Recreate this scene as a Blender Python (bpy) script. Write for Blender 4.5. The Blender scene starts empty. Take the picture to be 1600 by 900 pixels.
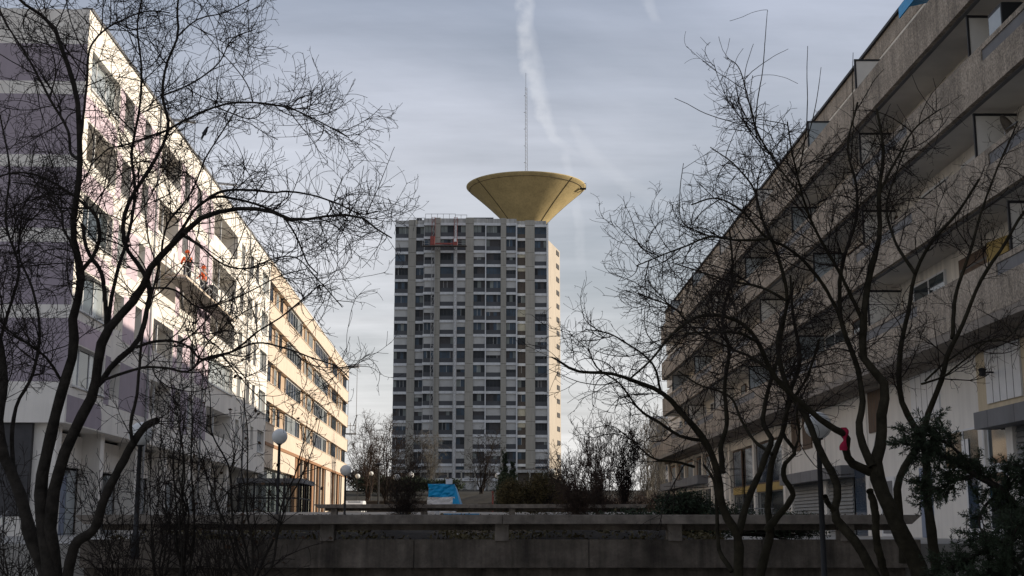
import bpy, bmesh, math, random
import numpy as np
from mathutils import Vector, Matrix

# ------------------------------------------------------------------ camera, sky, sun
scene = bpy.context.scene
COL = scene.collection
PITCH = math.atan(370 / 2000)
cam_d = bpy.data.cameras.new("camera"); cam = bpy.data.objects.new("camera", cam_d); COL.objects.link(cam)
cam.location = (0, 0, 1.6); cam.rotation_euler = (math.radians(90) + PITCH, 0, 0)
cam_d.sensor_width = 36; cam_d.lens = 45; cam_d.clip_start = .1; cam_d.clip_end = 9000
scene.camera = cam
SUN_EL, SUN_AZ = 16.0, 4.5          # degrees: elevation, and degrees beyond +X towards +Y
sl = bpy.data.lights.new("sun", 'SUN'); sun = bpy.data.objects.new("sun", sl); COL.objects.link(sun)
sl.energy = 4.0; sl.angle = math.radians(.5); sl.color = (1.0, .89, .73)
sd = Vector((math.cos(math.radians(SUN_EL)) * math.cos(math.radians(SUN_AZ)), math.cos(math.radians(SUN_EL)) * math.sin(math.radians(SUN_AZ)), math.sin(math.radians(SUN_EL))))
sun.rotation_euler = sd.to_track_quat('Z', 'Y').to_euler(); sun.location = sd * 100
scene.view_settings.view_transform = 'Standard'; scene.view_settings.look = 'None'
scene.view_settings.gamma = 1; scene.view_settings.exposure = .42; scene.view_settings.use_curve_mapping = False
PC, PS = math.cos(PITCH), math.sin(PITCH)
def ray(x, y):
    a = (x - 800) / 2000; b = (450 - y) / 2000
    return Vector((a, PC - b * PS, PS + b * PC))
def at(x, y, Y):                       # photo pixel at world depth Y -> point
    r = ray(x, y); t = Y / r.y
    return Vector((r.x * t, Y, 1.6 + r.z * t))

world = bpy.data.worlds.new("World"); scene.world = world; world.use_nodes = True
def build_world():
    nt = world.node_tree; N = nt.nodes; L = nt.links; N.clear()
    out = N.new('ShaderNodeOutputWorld'); bg = N.new('ShaderNodeBackground'); bg.inputs[1].default_value = .09
    sky = N.new('ShaderNodeTexSky'); sky.sky_type = 'NISHITA'; sky.sun_disc = False
    sky.sun_elevation = math.radians(SUN_EL); sky.sun_rotation = math.radians(90 - SUN_AZ)
    sky.air_density = 1.0; sky.dust_density = 2.0
    tc = N.new('ShaderNodeTexCoord'); sep = N.new('ShaderNodeSeparateXYZ'); L.new(tc.outputs['Generated'], sep.inputs[0])
    def M(op, a, b=None, c=None, clamp=False):
        n = N.new('ShaderNodeMath'); n.operation = op; n.use_clamp = clamp
        for i, v in enumerate((a, b, c)):
            if v is None: continue
            if isinstance(v, (int, float)): n.inputs[i].default_value = v
            else: L.new(v, n.inputs[i])
        return n.outputs[0]
    X, Y, Z = sep.outputs
    # cloud-plane coordinates (real layer overhead): stretched veils
    zc = M('MAXIMUM', Z, .03); za = M('ADD', zc, .12)
    cu = M('DIVIDE', X, za); cv = M('DIVIDE', Y, za)
    comb = N.new('ShaderNodeCombineXYZ'); L.new(cu, comb.inputs[0]); L.new(cv, comb.inputs[1])
    mp = N.new('ShaderNodeMapping'); L.new(comb.outputs[0], mp.inputs[0]); mp.inputs['Scale'].default_value = (.75, .8, 1); mp.inputs['Rotation'].default_value = (0, 0, .5); mp.inputs['Location'].default_value = (3.1, 1.3, 0)
    n1 = N.new('ShaderNodeTexNoise'); n1.inputs['Scale'].default_value = 1.0; n1.inputs['Detail'].default_value = 7; n1.inputs['Roughness'].default_value = .52; n1.inputs['Distortion'].default_value = .4
    L.new(mp.outputs[0], n1.inputs['Vector'])
    mp2 = N.new('ShaderNodeMapping'); L.new(comb.outputs[0], mp2.inputs[0]); mp2.inputs['Scale'].default_value = (1.2, 5, 1); mp2.inputs['Rotation'].default_value = (0, 0, -.9)
    n2 = N.new('ShaderNodeTexNoise'); n2.inputs['Scale'].default_value = 1.3; n2.inputs['Detail'].default_value = 6; n2.inputs['Roughness'].default_value = .6
    L.new(mp2.outputs[0], n2.inputs['Vector'])
    cov = N.new('ShaderNodeMapRange'); cov.inputs[1].default_value = .34; cov.inputs[2].default_value = .66; cov.inputs[3].default_value = .62; cov.inputs[4].default_value = .97
    L.new(n1.outputs[0], cov.inputs[0])
    # thicker towards the horizon
    hz = N.new('ShaderNodeMapRange'); hz.inputs[1].default_value = .0; hz.inputs[2].default_value = .42; hz.inputs[3].default_value = 1; hz.inputs[4].default_value = 0; L.new(Z, hz.inputs[0])
    covh = M('MAXIMUM', cov.outputs[0], M('MULTIPLY', hz.outputs[0], 1.1), clamp=True)
    ccol = N.new('ShaderNodeMixRGB'); ccol.inputs[1].default_value = (3.85, 4.2, 5.15, 1); ccol.inputs[2].default_value = (7.1, 6.95, 6.7, 1)
    L.new(M('POWER', hz.outputs[0], 1.05), ccol.inputs[0])
    var = N.new('ShaderNodeMapRange'); var.inputs[1].default_value = .3; var.inputs[2].default_value = .7; var.inputs[3].default_value = .9; var.inputs[4].default_value = 1.12; L.new(n2.outputs[0], var.inputs[0])
    n3 = N.new('ShaderNodeMapRange'); n3.inputs[1].default_value = .3; n3.inputs[2].default_value = .7; n3.inputs[3].default_value = .84; n3.inputs[4].default_value = 1.2; L.new(n1.outputs[0], n3.inputs[0])
    vm = N.new('ShaderNodeVectorMath'); vm.operation = 'SCALE'; L.new(ccol.outputs[0], vm.inputs[0]); L.new(M('MULTIPLY', var.outputs[0], n3.outputs[0]), vm.inputs['Scale'])
    # towards the zenith and behind, the veil is a little darker
    mix = N.new('ShaderNodeMixRGB'); L.new(covh, mix.inputs[0]); L.new(sky.outputs[0], mix.inputs[1]); L.new(vm.outputs[0], mix.inputs[2])
    # contrail: a real streak in the sky, centre line given as direction slope x/y against z/y
    Yp = M('MAXIMUM', Y, .05); u = M('DIVIDE', X, Yp); v = M('DIVIDE', Z, Yp)
    front = M('GREATER_THAN', Y, .05)
    def trail(pts, strength, seed, nscale=14):
        vs = []
        for (px, py, w) in pts:
            r = ray(px, py); vs.append((r.z / r.y, r.x / r.y, w / 2000))
        vs.sort(); v0, v1 = vs[0][0], vs[-1][0]
        vn = M('DIVIDE', M('SUBTRACT', v, v0), v1 - v0)
        def curve(vals):
            lo, hi = min(vals) - 1e-4, max(vals) + 1e-4
            fc = N.new('ShaderNodeFloatCurve'); cm = fc.mapping; cv_ = cm.curves[0]
            P = [((q[0] - v0) / (v1 - v0), (x - lo) / (hi - lo)) for q, x in zip(vs, vals)]
            cv_.points[0].location = P[0]; cv_.points[1].location = P[-1]
            for p in P[1:-1]: cv_.points.new(*p)
            cm.update(); L.new(vn, fc.inputs['Value'])
            return M('ADD', M('MULTIPLY', fc.outputs[0], hi - lo), lo)
        uc = curve([q[1] for q in vs]); wc = curve([q[2] for q in vs])
        nz = N.new('ShaderNodeTexNoise'); nz.inputs['Scale'].default_value = nscale; nz.inputs['Detail'].default_value = 7; nz.inputs['Roughness'].default_value = .6
        cb = N.new('ShaderNodeCombineXYZ'); L.new(u, cb.inputs[0]); L.new(v, cb.inputs[1]); cb.inputs[2].default_value = seed; L.new(cb.outputs[0], nz.inputs['Vector'])
        wob = M('MULTIPLY', M('SUBTRACT', nz.outputs[0], .5), M('MULTIPLY', wc, 1.6))
        nb = N.new('ShaderNodeTexNoise'); nb.inputs['Scale'].default_value = nscale * 5; nb.inputs['Detail'].default_value = 5; L.new(cb.outputs[0], nb.inputs['Vector'])
        wob = M('ADD', wob, M('MULTIPLY', M('SUBTRACT', nb.outputs[0], .5), M('MULTIPLY', wc, 1.3)))
        d = M('ABSOLUTE', M('ADD', M('SUBTRACT', u, uc), wob))
        mk = M('SUBTRACT', 1, M('DIVIDE', d, wc), clamp=True)
        mk = M('SMOOTH_MIN', M('MULTIPLY', mk, 1.6), 1.0, .3)
        endf = N.new('ShaderNodeMapRange'); endf.interpolation_type = 'SMOOTHSTEP'; endf.inputs[1].default_value = 0; endf.inputs[2].default_value = .22; L.new(vn, endf.inputs[0])
        endg = N.new('ShaderNodeMapRange'); endg.interpolation_type = 'SMOOTHSTEP'; endg.inputs[1].default_value = 1.12; endg.inputs[2].default_value = 1.0; L.new(vn, endg.inputs[0])
        tex = N.new('ShaderNodeMapRange'); tex.inputs[1].default_value = .3; tex.inputs[2].default_value = .65; tex.inputs[3].default_value = .35; tex.inputs[4].default_value = 1; L.new(nb.outputs[0], tex.inputs[0])
        m = M('MULTIPLY', M('MULTIPLY', mk, endf.outputs[0]), M('MULTIPLY', endg.outputs[0], tex.outputs[0]), clamp=True)
        return M('MULTIPLY', M('MULTIPLY', m, front), strength, clamp=True)
    t1 = trail([(816, -120, 20), (820, 0, 19), (823, 50, 18), (831, 105, 19), (843, 160, 17), (862, 205, 14), (888, 232, 12), (912, 248, 9), (930, 262, 6)], .36, 1.0)
    t2 = trail([(884, 248, 9), (888, 270, 9), (897, 310, 9), (904, 350, 10), (906, 395, 10), (915, 430, 8)], .14, 4.0)
    t3 = trail([(1000, -30, 14), (1010, 0, 14), (1017, 20, 12), (1030, 40, 14)], .16, 7.0)
    t4 = trail([(900, 200, 10), (940, 258, 26), (1000, 300, 34), (1060, 330, 34), (1100, 345, 30)], .12, 9.0, 9)
    cur = mix.outputs[0]
    for t in (t1, t2, t3, t4):
        mm = N.new('ShaderNodeMixRGB'); L.new(t, mm.inputs[0]); L.new(cur, mm.inputs[1]); mm.inputs[2].default_value = (7.3, 7.4, 7.7, 1); cur = mm.outputs[0]
    L.new(cur, bg.inputs[0]); L.new(bg.outputs[0], out.inputs[0])
build_world()

# ------------------------------------------------------------------ materials
MATS = {}
def mat(name, col, rough=.85, var=.12, scale=3.0, bump=0.0, bscale=40, streak=0.0, speck=0.0, metal=0.0, spec=.3, patch=0.0):
    if name in MATS: return MATS[name]
    m = bpy.data.materials.new(name); m.use_nodes = True; nt = m.node_tree; N = nt.nodes; L = nt.links
    b = N['Principled BSDF']; b.inputs['Roughness'].default_value = rough; b.inputs['Metallic'].default_value = metal
    b.inputs['Specular IOR Level'].default_value = spec
    tc = N.new('ShaderNodeTexCoord')
    def noise(sc, det=5, vec=None, rough=.55):
        n = N.new('ShaderNodeTexNoise'); n.inputs['Scale'].default_value = sc; n.inputs['Detail'].default_value = det; n.inputs['Roughness'].default_value = rough
        L.new(vec or tc.outputs['Object'], n.inputs['Vector']); return n.outputs[0]
    def rng(v, a, b_, c, d):
        r = N.new('ShaderNodeMapRange'); r.inputs[1].default_value = a; r.inputs[2].default_value = b_; r.inputs[3].default_value = c; r.inputs[4].default_value = d; L.new(v, r.inputs[0]); return r.outputs[0]
    def mul(a, c):
        n = N.new('ShaderNodeMath'); n.operation = 'MULTIPLY'; L.new(a, n.inputs[0]); L.new(c, n.inputs[1]); return n.outputs[0]
    f = rng(noise(scale), .3, .7, 1 - var, 1 + var)
    if streak:
        mp = N.new('ShaderNodeMapping'); mp.inputs['Scale'].default_value = (1, 1, .07); L.new(tc.outputs['Object'], mp.inputs[0])
        f = mul(f, rng(noise(2.6, 6, mp.outputs[0], .65), .42, .68, 1, 1 - streak))
    if patch:
        f = mul(f, rng(noise(.55, 4), .45, .7, 1, 1 - patch))
    if speck:
        v = N.new('ShaderNodeTexVoronoi'); v.inputs['Scale'].default_value = 22; L.new(tc.outputs['Object'], v.inputs['Vector'])
        s = N.new('ShaderNodeSeparateColor'); L.new(v.outputs['Color'], s.inputs[0])
        f = mul(f, rng(s.outputs[0], 0, 1, 1 - speck, 1 + speck))
    vm = N.new('ShaderNodeVectorMath'); vm.operation = 'SCALE'; vm.inputs[0].default_value = col[:3]; L.new(f, vm.inputs['Scale'])
    L.new(vm.outputs[0], b.inputs['Base Color'])
    if bump:
        bp = N.new('ShaderNodeBump'); bp.inputs['Strength'].default_value = bump; bp.inputs['Distance'].default_value = .02
        L.new(noise(bscale, 4), bp.inputs['Height']); L.new(bp.outputs[0], b.inputs['Normal'])
    MATS[name] = m; return m
def glassmat(name, col, rough=.06, spec=.6, var=.5):
    m = mat(name, col, rough, var, .35, spec=spec); return m

cream = mat('cream_render', (.79, .745, .68), .9, .05, 1.2, .15, 30, .12, patch=.06)
pinkc = mat('pink_render', (.55, .45, .50), .9, .05, 1.2, .1, 30, .1)
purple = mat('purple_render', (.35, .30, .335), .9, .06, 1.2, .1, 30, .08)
tan_ = mat('tan_render', (.46, .34, .24), .9, .06, 1.2, .1, 30, .1)
b2cream = mat('beige_render', (.62, .52, .42), .9, .05, 1.2, .1, 30, .1, patch=.06)
darkrec = mat('dark_recess_shade', (.06, .058, .06), .8, .15)  # near-black base colour carries the shade of recesses and dark openings
winwhite = mat('white_window_frame', (.62, .62, .62), .5, .05)
darkframe = mat('dark_window_frame', (.05, .05, .055), .5, .05)
glass = glassmat('window_glass', (.035, .045, .05))
glassl = glassmat('curtained_window_glass', (.30, .33, .34), .12, .6, .35)
glassb = glassmat('blue_window_glass', (.045, .06, .085))
tg1 = glassmat('tower_dark_glass', (.025, .03, .036), .35, .15)
tg2 = glassmat('tower_blue_glass', (.045, .068, .095), .35, .2)
tg3 = glassmat('tower_curtained_glass', (.16, .18, .175), .4, .2, .3)
conc = mat('stained_concrete', (.145, .122, .10), .93, .4, 1.9, .7, 22, .6, patch=.45, speck=.1)
conccap = mat('pale_weathered_concrete', (.225, .195, .165), .93, .35, 3.5, .5, 25, .35, patch=.2)
pebble = mat('pebbledash', (.36, .305, .245), .95, .14, 1.4, .7, 28, .4, speck=.32, patch=.22)
rcream = mat('right_cream_render', (.74, .68, .59), .92, .07, 1.1, .2, 30, .3, patch=.12)
rwhite = mat('right_white_render', (.72, .68, .62), .92, .07, 1.1, .2, 30, .1, patch=.14)
ryell = mat('yellow_render', (.60, .50, .35), .92, .07, 1.1, .2, 30, .25)
soffit = mat('grey_soffit', (.60, .57, .52), .92, .12, .8, .2, 30)
beamm = mat('grey_brown_beam', (.24, .21, .18), .92, .15, .8, .2, 30, .2)
greyfas = mat('grey_fascia_metal', (.15, .15, .155), .7, .12, 1.5, streak=.15)
shutterm = mat('roller_shutter_metal', (.16, .165, .165), .55, .1, 2, streak=.2)
brownw = mat('brown_wood', (.09, .055, .035), .7, .2)
redm = mat('red_paint', (.22, .055, .045), .6, .2, 3)
orangecl = mat('orange_workwear', (.75, .12, .03), .8, .12)
steel = mat('galvanised_steel', (.3, .3, .3), .5, .15, 3, metal=.4)
ironm = mat('black_iron', (.02, .02, .022), .6, .1)
globem = mat('white_lamp_globe', (.62, .62, .6), .3, .15, 2.5)
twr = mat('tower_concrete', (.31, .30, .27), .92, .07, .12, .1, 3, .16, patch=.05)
twrw = mat('tower_white_band', (.56, .575, .59), .9, .1, .2, streak=.15)
twrtop = mat('tower_parapet', (.40, .40, .39), .9, .15, .5, streak=.45)
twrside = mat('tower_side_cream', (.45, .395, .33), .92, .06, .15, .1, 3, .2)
panel = mat('dark_spandrel_panel', (.062, .066, .074), .6, .12, .5)
panelb = mat('brown_spandrel_panel', (.075, .062, .052), .6, .12, .5)
blindm = mat('pale_roller_blind', (.42, .425, .42), .8, .06, 1)
blindy = mat('cream_roller_blind', (.42, .40, .32), .8, .06, 1)
bowlm = mat('ochre_concrete', (.53, .415, .21), .85, .1, .25, .15, 2, .2, patch=.14)
bowld = mat('dark_seam', (.05, .04, .03), .9, .1)
barkA = mat('dark_bark', (.03, .026, .022), .95, .4, 7, .9, 30, spec=.08)
barkG = mat('mossy_bark', (.030, .026, .0175), .95, .4, 6, .9, 30, spec=.08)
twigm = mat('brown_twigs', (.028, .0225, .0195), .95, .25, 3, spec=.08)
twigr = mat('reddish_brown_twigs', (.05, .034, .026), .95, .25, 1)
twigp = mat('pale_twigs', (.13, .115, .095), .95, .2, 1)
needle = mat('juniper_needles', (.026, .038, .020), .9, .35, 1.8)
leafd = mat('evergreen_leaves', (.030, .042, .020), .8, .4, 1.5)
leafo = mat('olive_brown_leaves', (.07, .055, .022), .8, .4, 1.5)
deadleaf = mat('dead_leaves', (.06, .035, .02), .9, .3)
soilm = mat('dark_soil', (.02, .016, .012), 1, .4, 4, .8, 15)
tarpb = mat('blue_tarpaulin', (.0, .27, .56), .45, .12, 3, .3, 6)
whitem = mat('white_paint', (.62, .62, .62), .5, .1, 2)
redcloth = mat('magenta_cloth', (.33, .01, .045), .8, .2, 8)
groundm = mat('grey_paving', (.30, .285, .26), .95, .2, .4, .3, 8, patch=.25)
grassm = mat('winter_grass', (.030, .025, .016), .97, .5, .9, .6, 12, patch=.5)
skinm = mat('skin', (.45, .25, .17), .6, .05)
trousm = mat('dark_trousers', (.03, .035, .05), .85, .1)
doorb = mat('blue_grey_door', (.2, .23, .3), .6, .08)
yellm = mat('yellow_panel', (.34, .24, .08), .8, .1)
orangew = mat('orange_brown_frame', (.30, .16, .085), .7, .1)
lowwall = mat('brown_low_wall', (.06, .05, .042), .95, .2, .5)
birdm = mat('dark_feathers', (.03, .03, .035), .7, .2)

def clearglass():
    m = bpy.data.materials.new('clear_glass'); m.use_nodes = True; N = m.node_tree.nodes; L = m.node_tree.links; N.clear()
    o = N.new('ShaderNodeOutputMaterial'); x = N.new('ShaderNodeMixShader'); t = N.new('ShaderNodeBsdfTransparent'); g = N.new('ShaderNodeBsdfGlossy')
    g.inputs['Roughness'].default_value = .05; t.inputs[0].default_value = (.62, .66, .66, 1); x.inputs[0].default_value = .1
    L.new(t.outputs[0], x.inputs[1]); L.new(g.outputs[0], x.inputs[2]); L.new(x.outputs[0], o.inputs[0]); return m
cglass = clearglass()
# ------------------------------------------------------------------ mesh helpers
class MB:
    def __init__(s): s.v = []; s.f = []; s.mi = []; s.mats = []
    def m(s, mt):
        if mt not in s.mats: s.mats.append(mt)
        return s.mats.index(mt)
    def poly(s, pts, mt):
        b = len(s.v); s.v += [tuple(p) for p in pts]; s.f.append(tuple(range(b, b + len(pts)))); s.mi.append(s.m(mt))
    def hexa(s, p, mt):
        b = len(s.v); s.v += [tuple(q) for q in p]; k = s.m(mt)
        for f in ((0, 3, 2, 1), (4, 5, 6, 7), (0, 1, 5, 4), (1, 2, 6, 5), (2, 3, 7, 6), (3, 0, 4, 7)):
            s.f.append(tuple(b + i for i in f)); s.mi.append(k)
    def box(s, x0, x1, y0, y1, z0, z1, mt):
        if x0 > x1: x0, x1 = x1, x0
        if y0 > y1: y0, y1 = y1, y0
        if z0 > z1: z0, z1 = z1, z0
        s.hexa([(x0, y0, z0), (x1, y0, z0), (x1, y1, z0), (x0, y1, z0), (x0, y0, z1), (x1, y0, z1), (x1, y1, z1), (x0, y1, z1)], mt)
    def bar(s, a, b, w, mt, h=None, n=4):
        a = Vector(a); b = Vector(b); t = (b - a).normalized(); h = h or w
        r = Vector((0, 0, 1)) if abs(t.z) < .9 else Vector((0, 1, 0))
        u = t.cross(r).normalized(); v = u.cross(t).normalized()
        s.hexa([a - u * w / 2 - v * h / 2, a + u * w / 2 - v * h / 2, a + u * w / 2 + v * h / 2, a - u * w / 2 + v * h / 2,
                b - u * w / 2 - v * h / 2, b + u * w / 2 - v * h / 2, b + u * w / 2 + v * h / 2, b - u * w / 2 + v * h / 2], mt)
    def lathe(s, cx, cy, prof, mt, n=32):
        base = len(s.v); k = s.m(mt)
        for r, z in prof:
            for i in range(n):
                a = 2 * math.pi * i / n; s.v.append((cx + r * math.cos(a), cy + r * math.sin(a), z))
        for j in range(len(prof) - 1):
            for i in range(n):
                i2 = (i + 1) % n
                s.f.append((base + j * n + i, base + j * n + i2, base + (j + 1) * n + i2, base + (j + 1) * n + i)); s.mi.append(k)
        s.f.append(tuple(base + i for i in range(n))[::-1]); s.mi.append(k)
        s.f.append(tuple(base + (len(prof) - 1) * n + i for i in range(n))); s.mi.append(k)
    def prism(s, pts, z0, z1, mt):      # pts: ccw (x,y)
        b = len(s.v); n = len(pts); k = s.m(mt)
        s.v += [(x, y, z0) for x, y in pts] + [(x, y, z1) for x, y in pts]
        s.f.append(tuple(b + i for i in range(n))[::-1]); s.f.append(tuple(b + n + i for i in range(n))); s.mi += [k, k]
        for i in range(n):
            j = (i + 1) % n; s.f.append((b + i, b + j, b + n + j, b + n + i)); s.mi.append(k)
    def slabx(s, pts, x0, x1, mt):      # pts (y,z) extruded along x
        b = len(s.v); n = len(pts); k = s.m(mt)
        s.v += [(x0, y, z) for y, z in pts] + [(x1, y, z) for y, z in pts]
        s.f.append(tuple(b + i for i in range(n))[::-1]); s.f.append(tuple(b + n + i for i in range(n))); s.mi += [k, k]
        for i in range(n):
            j = (i + 1) % n; s.f.append((b + i, b + j, b + n + j, b + n + i)); s.mi.append(k)
    def build(s, name, parent=None, smooth=False, bevel=0):
        me = bpy.data.meshes.new(name); me.from_pydata(s.v, [], s.f)
        for m_ in s.mats: me.materials.append(m_)
        me.polygons.foreach_set('material_index', s.mi)
        if smooth: me.polygons.foreach_set('use_smooth', [True] * len(s.f))
        me.update()
        o = bpy.data.objects.new(name, me); COL.objects.link(o)
        if parent: o.parent = parent
        if bevel:
            b = o.modifiers.new('bevel', 'BEVEL'); b.width = bevel; b.segments = 2; b.limit_method = 'ANGLE'
        return o
def tag(o, label=None, cat=None, group=None, kind=None):
    if label: o['label'] = label
    if cat: o['category'] = cat
    if group: o['group'] = group
    if kind: o['kind'] = kind
    return o
def empty(name, loc, rz, label, cat, group=None):
    o = bpy.data.objects.new(name, None); COL.objects.link(o); o.location = loc; o.rotation_euler = (0, 0, rz); o.empty_display_size = .3
    return tag(o, label, cat, group)
def copy_thing(o, loc=None, parent=None, label=None):
    c = o.copy(); COL.objects.link(c)
    if parent: c.parent = parent
    if loc is not None: c.location = loc
    if label: c['label'] = label
    for ch in o.children: copy_thing(ch, None, c)
    return c
R_ = random.Random(7)

# ------------------------------------------------------------------ ground
DL = -80 / 2034; DR = -19 / 2034
def gz(x, y):
    if y < 28.5: return 0.0
    if y < 62.5: return 1.19
    if y < 68: return 1.75
    if y < 78: return 1.75 + (y - 68) * .06
    if y < 120: return 2.35
    t = min(1, (y - 120) / 105); t = t * t * (3 - 2 * t)
    return 2.35 + t * 5.0
def make_ground():
    mb = MB()
    ys = [-400, -60, 0, 28.5 - .01, 28.5, 45, 62.5 - .01, 62.5, 68, 78, 95] + [110, 120] + [125 + 10 * i for i in range(0, 11)] + [240, 400, 900, 2500, 6000]
    xs = [-4000, -300, -60, -30, -22, -12, -6, 0, 6, 13, 18, 40, 300, 4000]
    for i in range(len(ys) - 1):
        for j in range(len(xs) - 1):
            a, b = ys[i], ys[i + 1]
            za = gz(0, a); zb = gz(0, b)
            m = groundm if b < 96 or b > 2000 else grassm
            if (a, b) == (28.49, 28.5) or (a, b) == (62.49, 62.5): m = groundm
            mb.poly([(xs[j], a, za), (xs[j + 1], a, za), (xs[j + 1], b, zb), (xs[j], b, zb)], m)
    o = mb.build('ground'); tag(o, kind='structure')
make_ground()

# ------------------------------------------------------------------ left buildings
THL = math.atan(-DL)
def openings_bands(mb, s0, s1, openings, z0, z1, mt, xin, xout):
    """piers between openings"""
    p = s0
    for a, b in openings:
        if a > p: mb.box(xin, xout, p, a, z0, z1, mt)
        p = b
    if p < s1: mb.box(xin, xout, p, s1, z0, z1, mt)
def window(parent, a, b, z0, z1, panes, frm, gl, x=-.22, cross=False, curtain=None, xs=1):
    mb = MB(); t = .06
    mb.box(x - .04, x + .04, a, b, z0, z0 + t, frm); mb.box(x - .04, x + .04, a, b, z1 - t, z1, frm)
    mb.box(x - .04, x + .04, a, a + t, z0 + t, z1 - t, frm); mb.box(x - .04, x + .04, b - t, b, z0 + t, z1 - t, frm)
    for i in range(1, panes):
        y = a + (b - a) * i / panes; mb.box(x - .04, x + .04, y - .035, y + .035, z0 + t, z1 - t, frm)
    w = mb.build('window', parent)
    g = MB(); n = max(1, panes)
    for i in range(n):
        y0 = a + (b - a) * i / n; y1 = a + (b - a) * (i + 1) / n
        g.box(x - .02, x + .01, y0 + .04, y1 - .04, z0 + .05, z1 - .05, gl if not callable(gl) else gl())
    g.build('pane', w)
    return w
def left_near():
    root = empty('apartment_building', (-16.7, 48, 0), THL, 'cream and mauve apartment block at left with sunlit street front and shaded end wall', 'building')
    LEN = 49.0; Dp = 1.5
    sills = [18.67 - 2.95 * k for k in range(5)]
    wall = MB()
    # top parapet band
    wall.box(-Dp, 0, 0, LEN, 20.22, 21.65, cream)
    wall.box(-.35, .06, -.06, LEN, 21.65, 21.78, greyfas)
    rows = [
        [(.5, 4.75, 'W'), (5.65, 7.2, 'D'), (9.2, 10.4, 'D'), (12.7, 17.0, 'L'), (18.0, 19.3, 'D'), (21.2, 22.6, 'D'), (26.4, 34.4, 'L'), (36, 37.4, 'W'), (39.7, 41.1, 'D'), (42.2, 43.4, 'D'), (45.3, 48.4, 'W')],
        [(.5, 4.75, 'L'), (5.65, 7.2, 'D'), (9.2, 10.4, 'D'), (12.7, 17.0, 'L'), (18.0, 19.3, 'D'), (21.2, 22.6, 'D'), (26.4, 34.4, 'L'), (36, 37.4, 'W'), (39.7, 41.1, 'D'), (42.2, 43.4, 'D'), (45.3, 48.4, 'W')],
        [(.5, 4.75, 'W'), (5.65, 7.2, 'W'), (9.2, 10.4, 'D'), (12.7, 17.0, 'L'), (18.0, 22.6, 'L'), (26.4, 34.4, 'L'), (36, 37.4, 'W'), (39.7, 41.1, 'D'), (42.2, 43.4, 'D'), (45.3, 48.4, 'W')],
        [(.5, 4.75, 'W'), (5.65, 7.2, 'D'), (9.2, 10.4, 'D'), (12.7, 17.0, 'L'), (18.0, 19.3, 'D'), (21.2, 22.6, 'D'), (26.4, 34.4, 'W'), (36, 37.4, 'W'), (39.7, 41.1, 'D'), (42.2, 43.4, 'D'), (45.3, 48.4, 'W')],
        [(.5, 4.75, 'W'), (5.65, 7.2, 'D'), (12.7, 17.0, 'L'), (18.0, 19.3, 'D'), (21.2, 22.6, 'W'), (26.4, 34.4, 'L'), (36, 37.4, 'W'), (39.7, 41.1, 'D'), (42.2, 43.4, 'D'), (45.3, 48.4, 'W')],
    ]
    for k, (sl_, ops) in enumerate(zip(sills, rows)):
        hd = sl_ + 1.55
        openings_bands(wall, 0, LEN, [(a, b) for a, b, c in ops], sl_, hd, cream, -Dp, 0)
        zb = sills[k + 1] + 1.55 if k < 4 else 5.35
        wall.box(-Dp, 0, 0, LEN, zb, sl_, cream)
        # sill trims
        for a, b, c in ops:
            if c == 'W': wall.box(0, .07, a - .05, b + .05, sl_ - .1, sl_ - .03, winwhite)
        # mauve painted patches with curved corners (thin render layer)
        for (a, b, z0_, z1_, r) in ((4.85, 12.6, sl_ - .35, hd + .12, .9), (17.1, 26.3, sl_ - .5, hd + .2, 1.1), (.0, 4.75, zb + .05, sl_ - .45, .6)):
            if k == 0 and a == 4.85: z1_ = hd
            segs = []
            holes = [(c_, d_) for c_, d_, e_ in ops if c_ >= a - .3 and d_ <= b + .3] if a > 1 else []
            edges = [a] + [q for h in holes for q in h] + [b]
            for i in range(0, len(edges), 2):
                y0, y1 = edges[i], edges[i + 1]
                if y1 - y0 < .15: continue
                rr = min(r, (y1 - y0) * .8)
                if i == len(edges) - 2:
                    pts = [(y0, z0_), (y1, z0_)] + [(y1 - rr + rr * math.cos(t * math.pi / 16), z1_ - rr + rr * math.sin(t * math.pi / 16)) for t in range(9)] + [(y0, z1_)]
                else: pts = [(y0, z0_), (y1, z0_), (y1, z1_), (y0, z1_)]
                wall.slabx(pts, 0, .006, pinkc if k < 4 else purple)
    # end wall (faces the camera) with bands
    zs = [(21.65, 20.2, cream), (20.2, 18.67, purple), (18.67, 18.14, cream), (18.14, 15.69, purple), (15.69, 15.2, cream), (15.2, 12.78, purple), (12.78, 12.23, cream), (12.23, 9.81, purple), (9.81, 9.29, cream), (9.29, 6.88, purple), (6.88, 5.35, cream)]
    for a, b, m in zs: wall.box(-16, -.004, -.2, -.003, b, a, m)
    wall.box(-.004, .3 - .3 + .001, -.2, -.003, 5.35, 21.65, cream)
    wall.build('wall', root)
    core = MB(); core.box(-16, -Dp, 0, LEN, 5.35, 21.5, mat('loggia_shade', (.17, .145, .155), .9, .1)); core.build('inner_wall', root)  # deep shade of the loggias is put into this dark wall colour
    for k, (sl_, ops) in enumerate(zip(sills, rows)):
        hd = sl_ + 1.55
        for a, b, c in ops:
            if c == 'L':   # open loggia: glazed doors at the back and a thin post
                nb = 2 if b - a < 6 else 4
                window(root, a + .3, b - .3, sl_ - .0, hd - .1, nb + 1, winwhite, lambda: R_.choice([glass, glassb]), x=-Dp + .08)
                if b - a > 3:
                    p = MB(); ym = a + (b - a) * .42; p.box(-.3, -.22, ym - .05, ym + .05, sl_, hd, winwhite); p.build('post', root)
            elif c == 'D':
                window(root, a, b, sl_, hd, 1, winwhite, R_.choice([glassb, glassl, glass]), x=-.55)
            else:
                window(root, a, b, sl_, hd, 3 if b - a > 2.5 and b - a < 6 else (1 if b - a < 2 else 6), winwhite, lambda: R_.choice([glassl, glassl, glass]), x=-.25)
    # ground floor
    g = MB()
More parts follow.
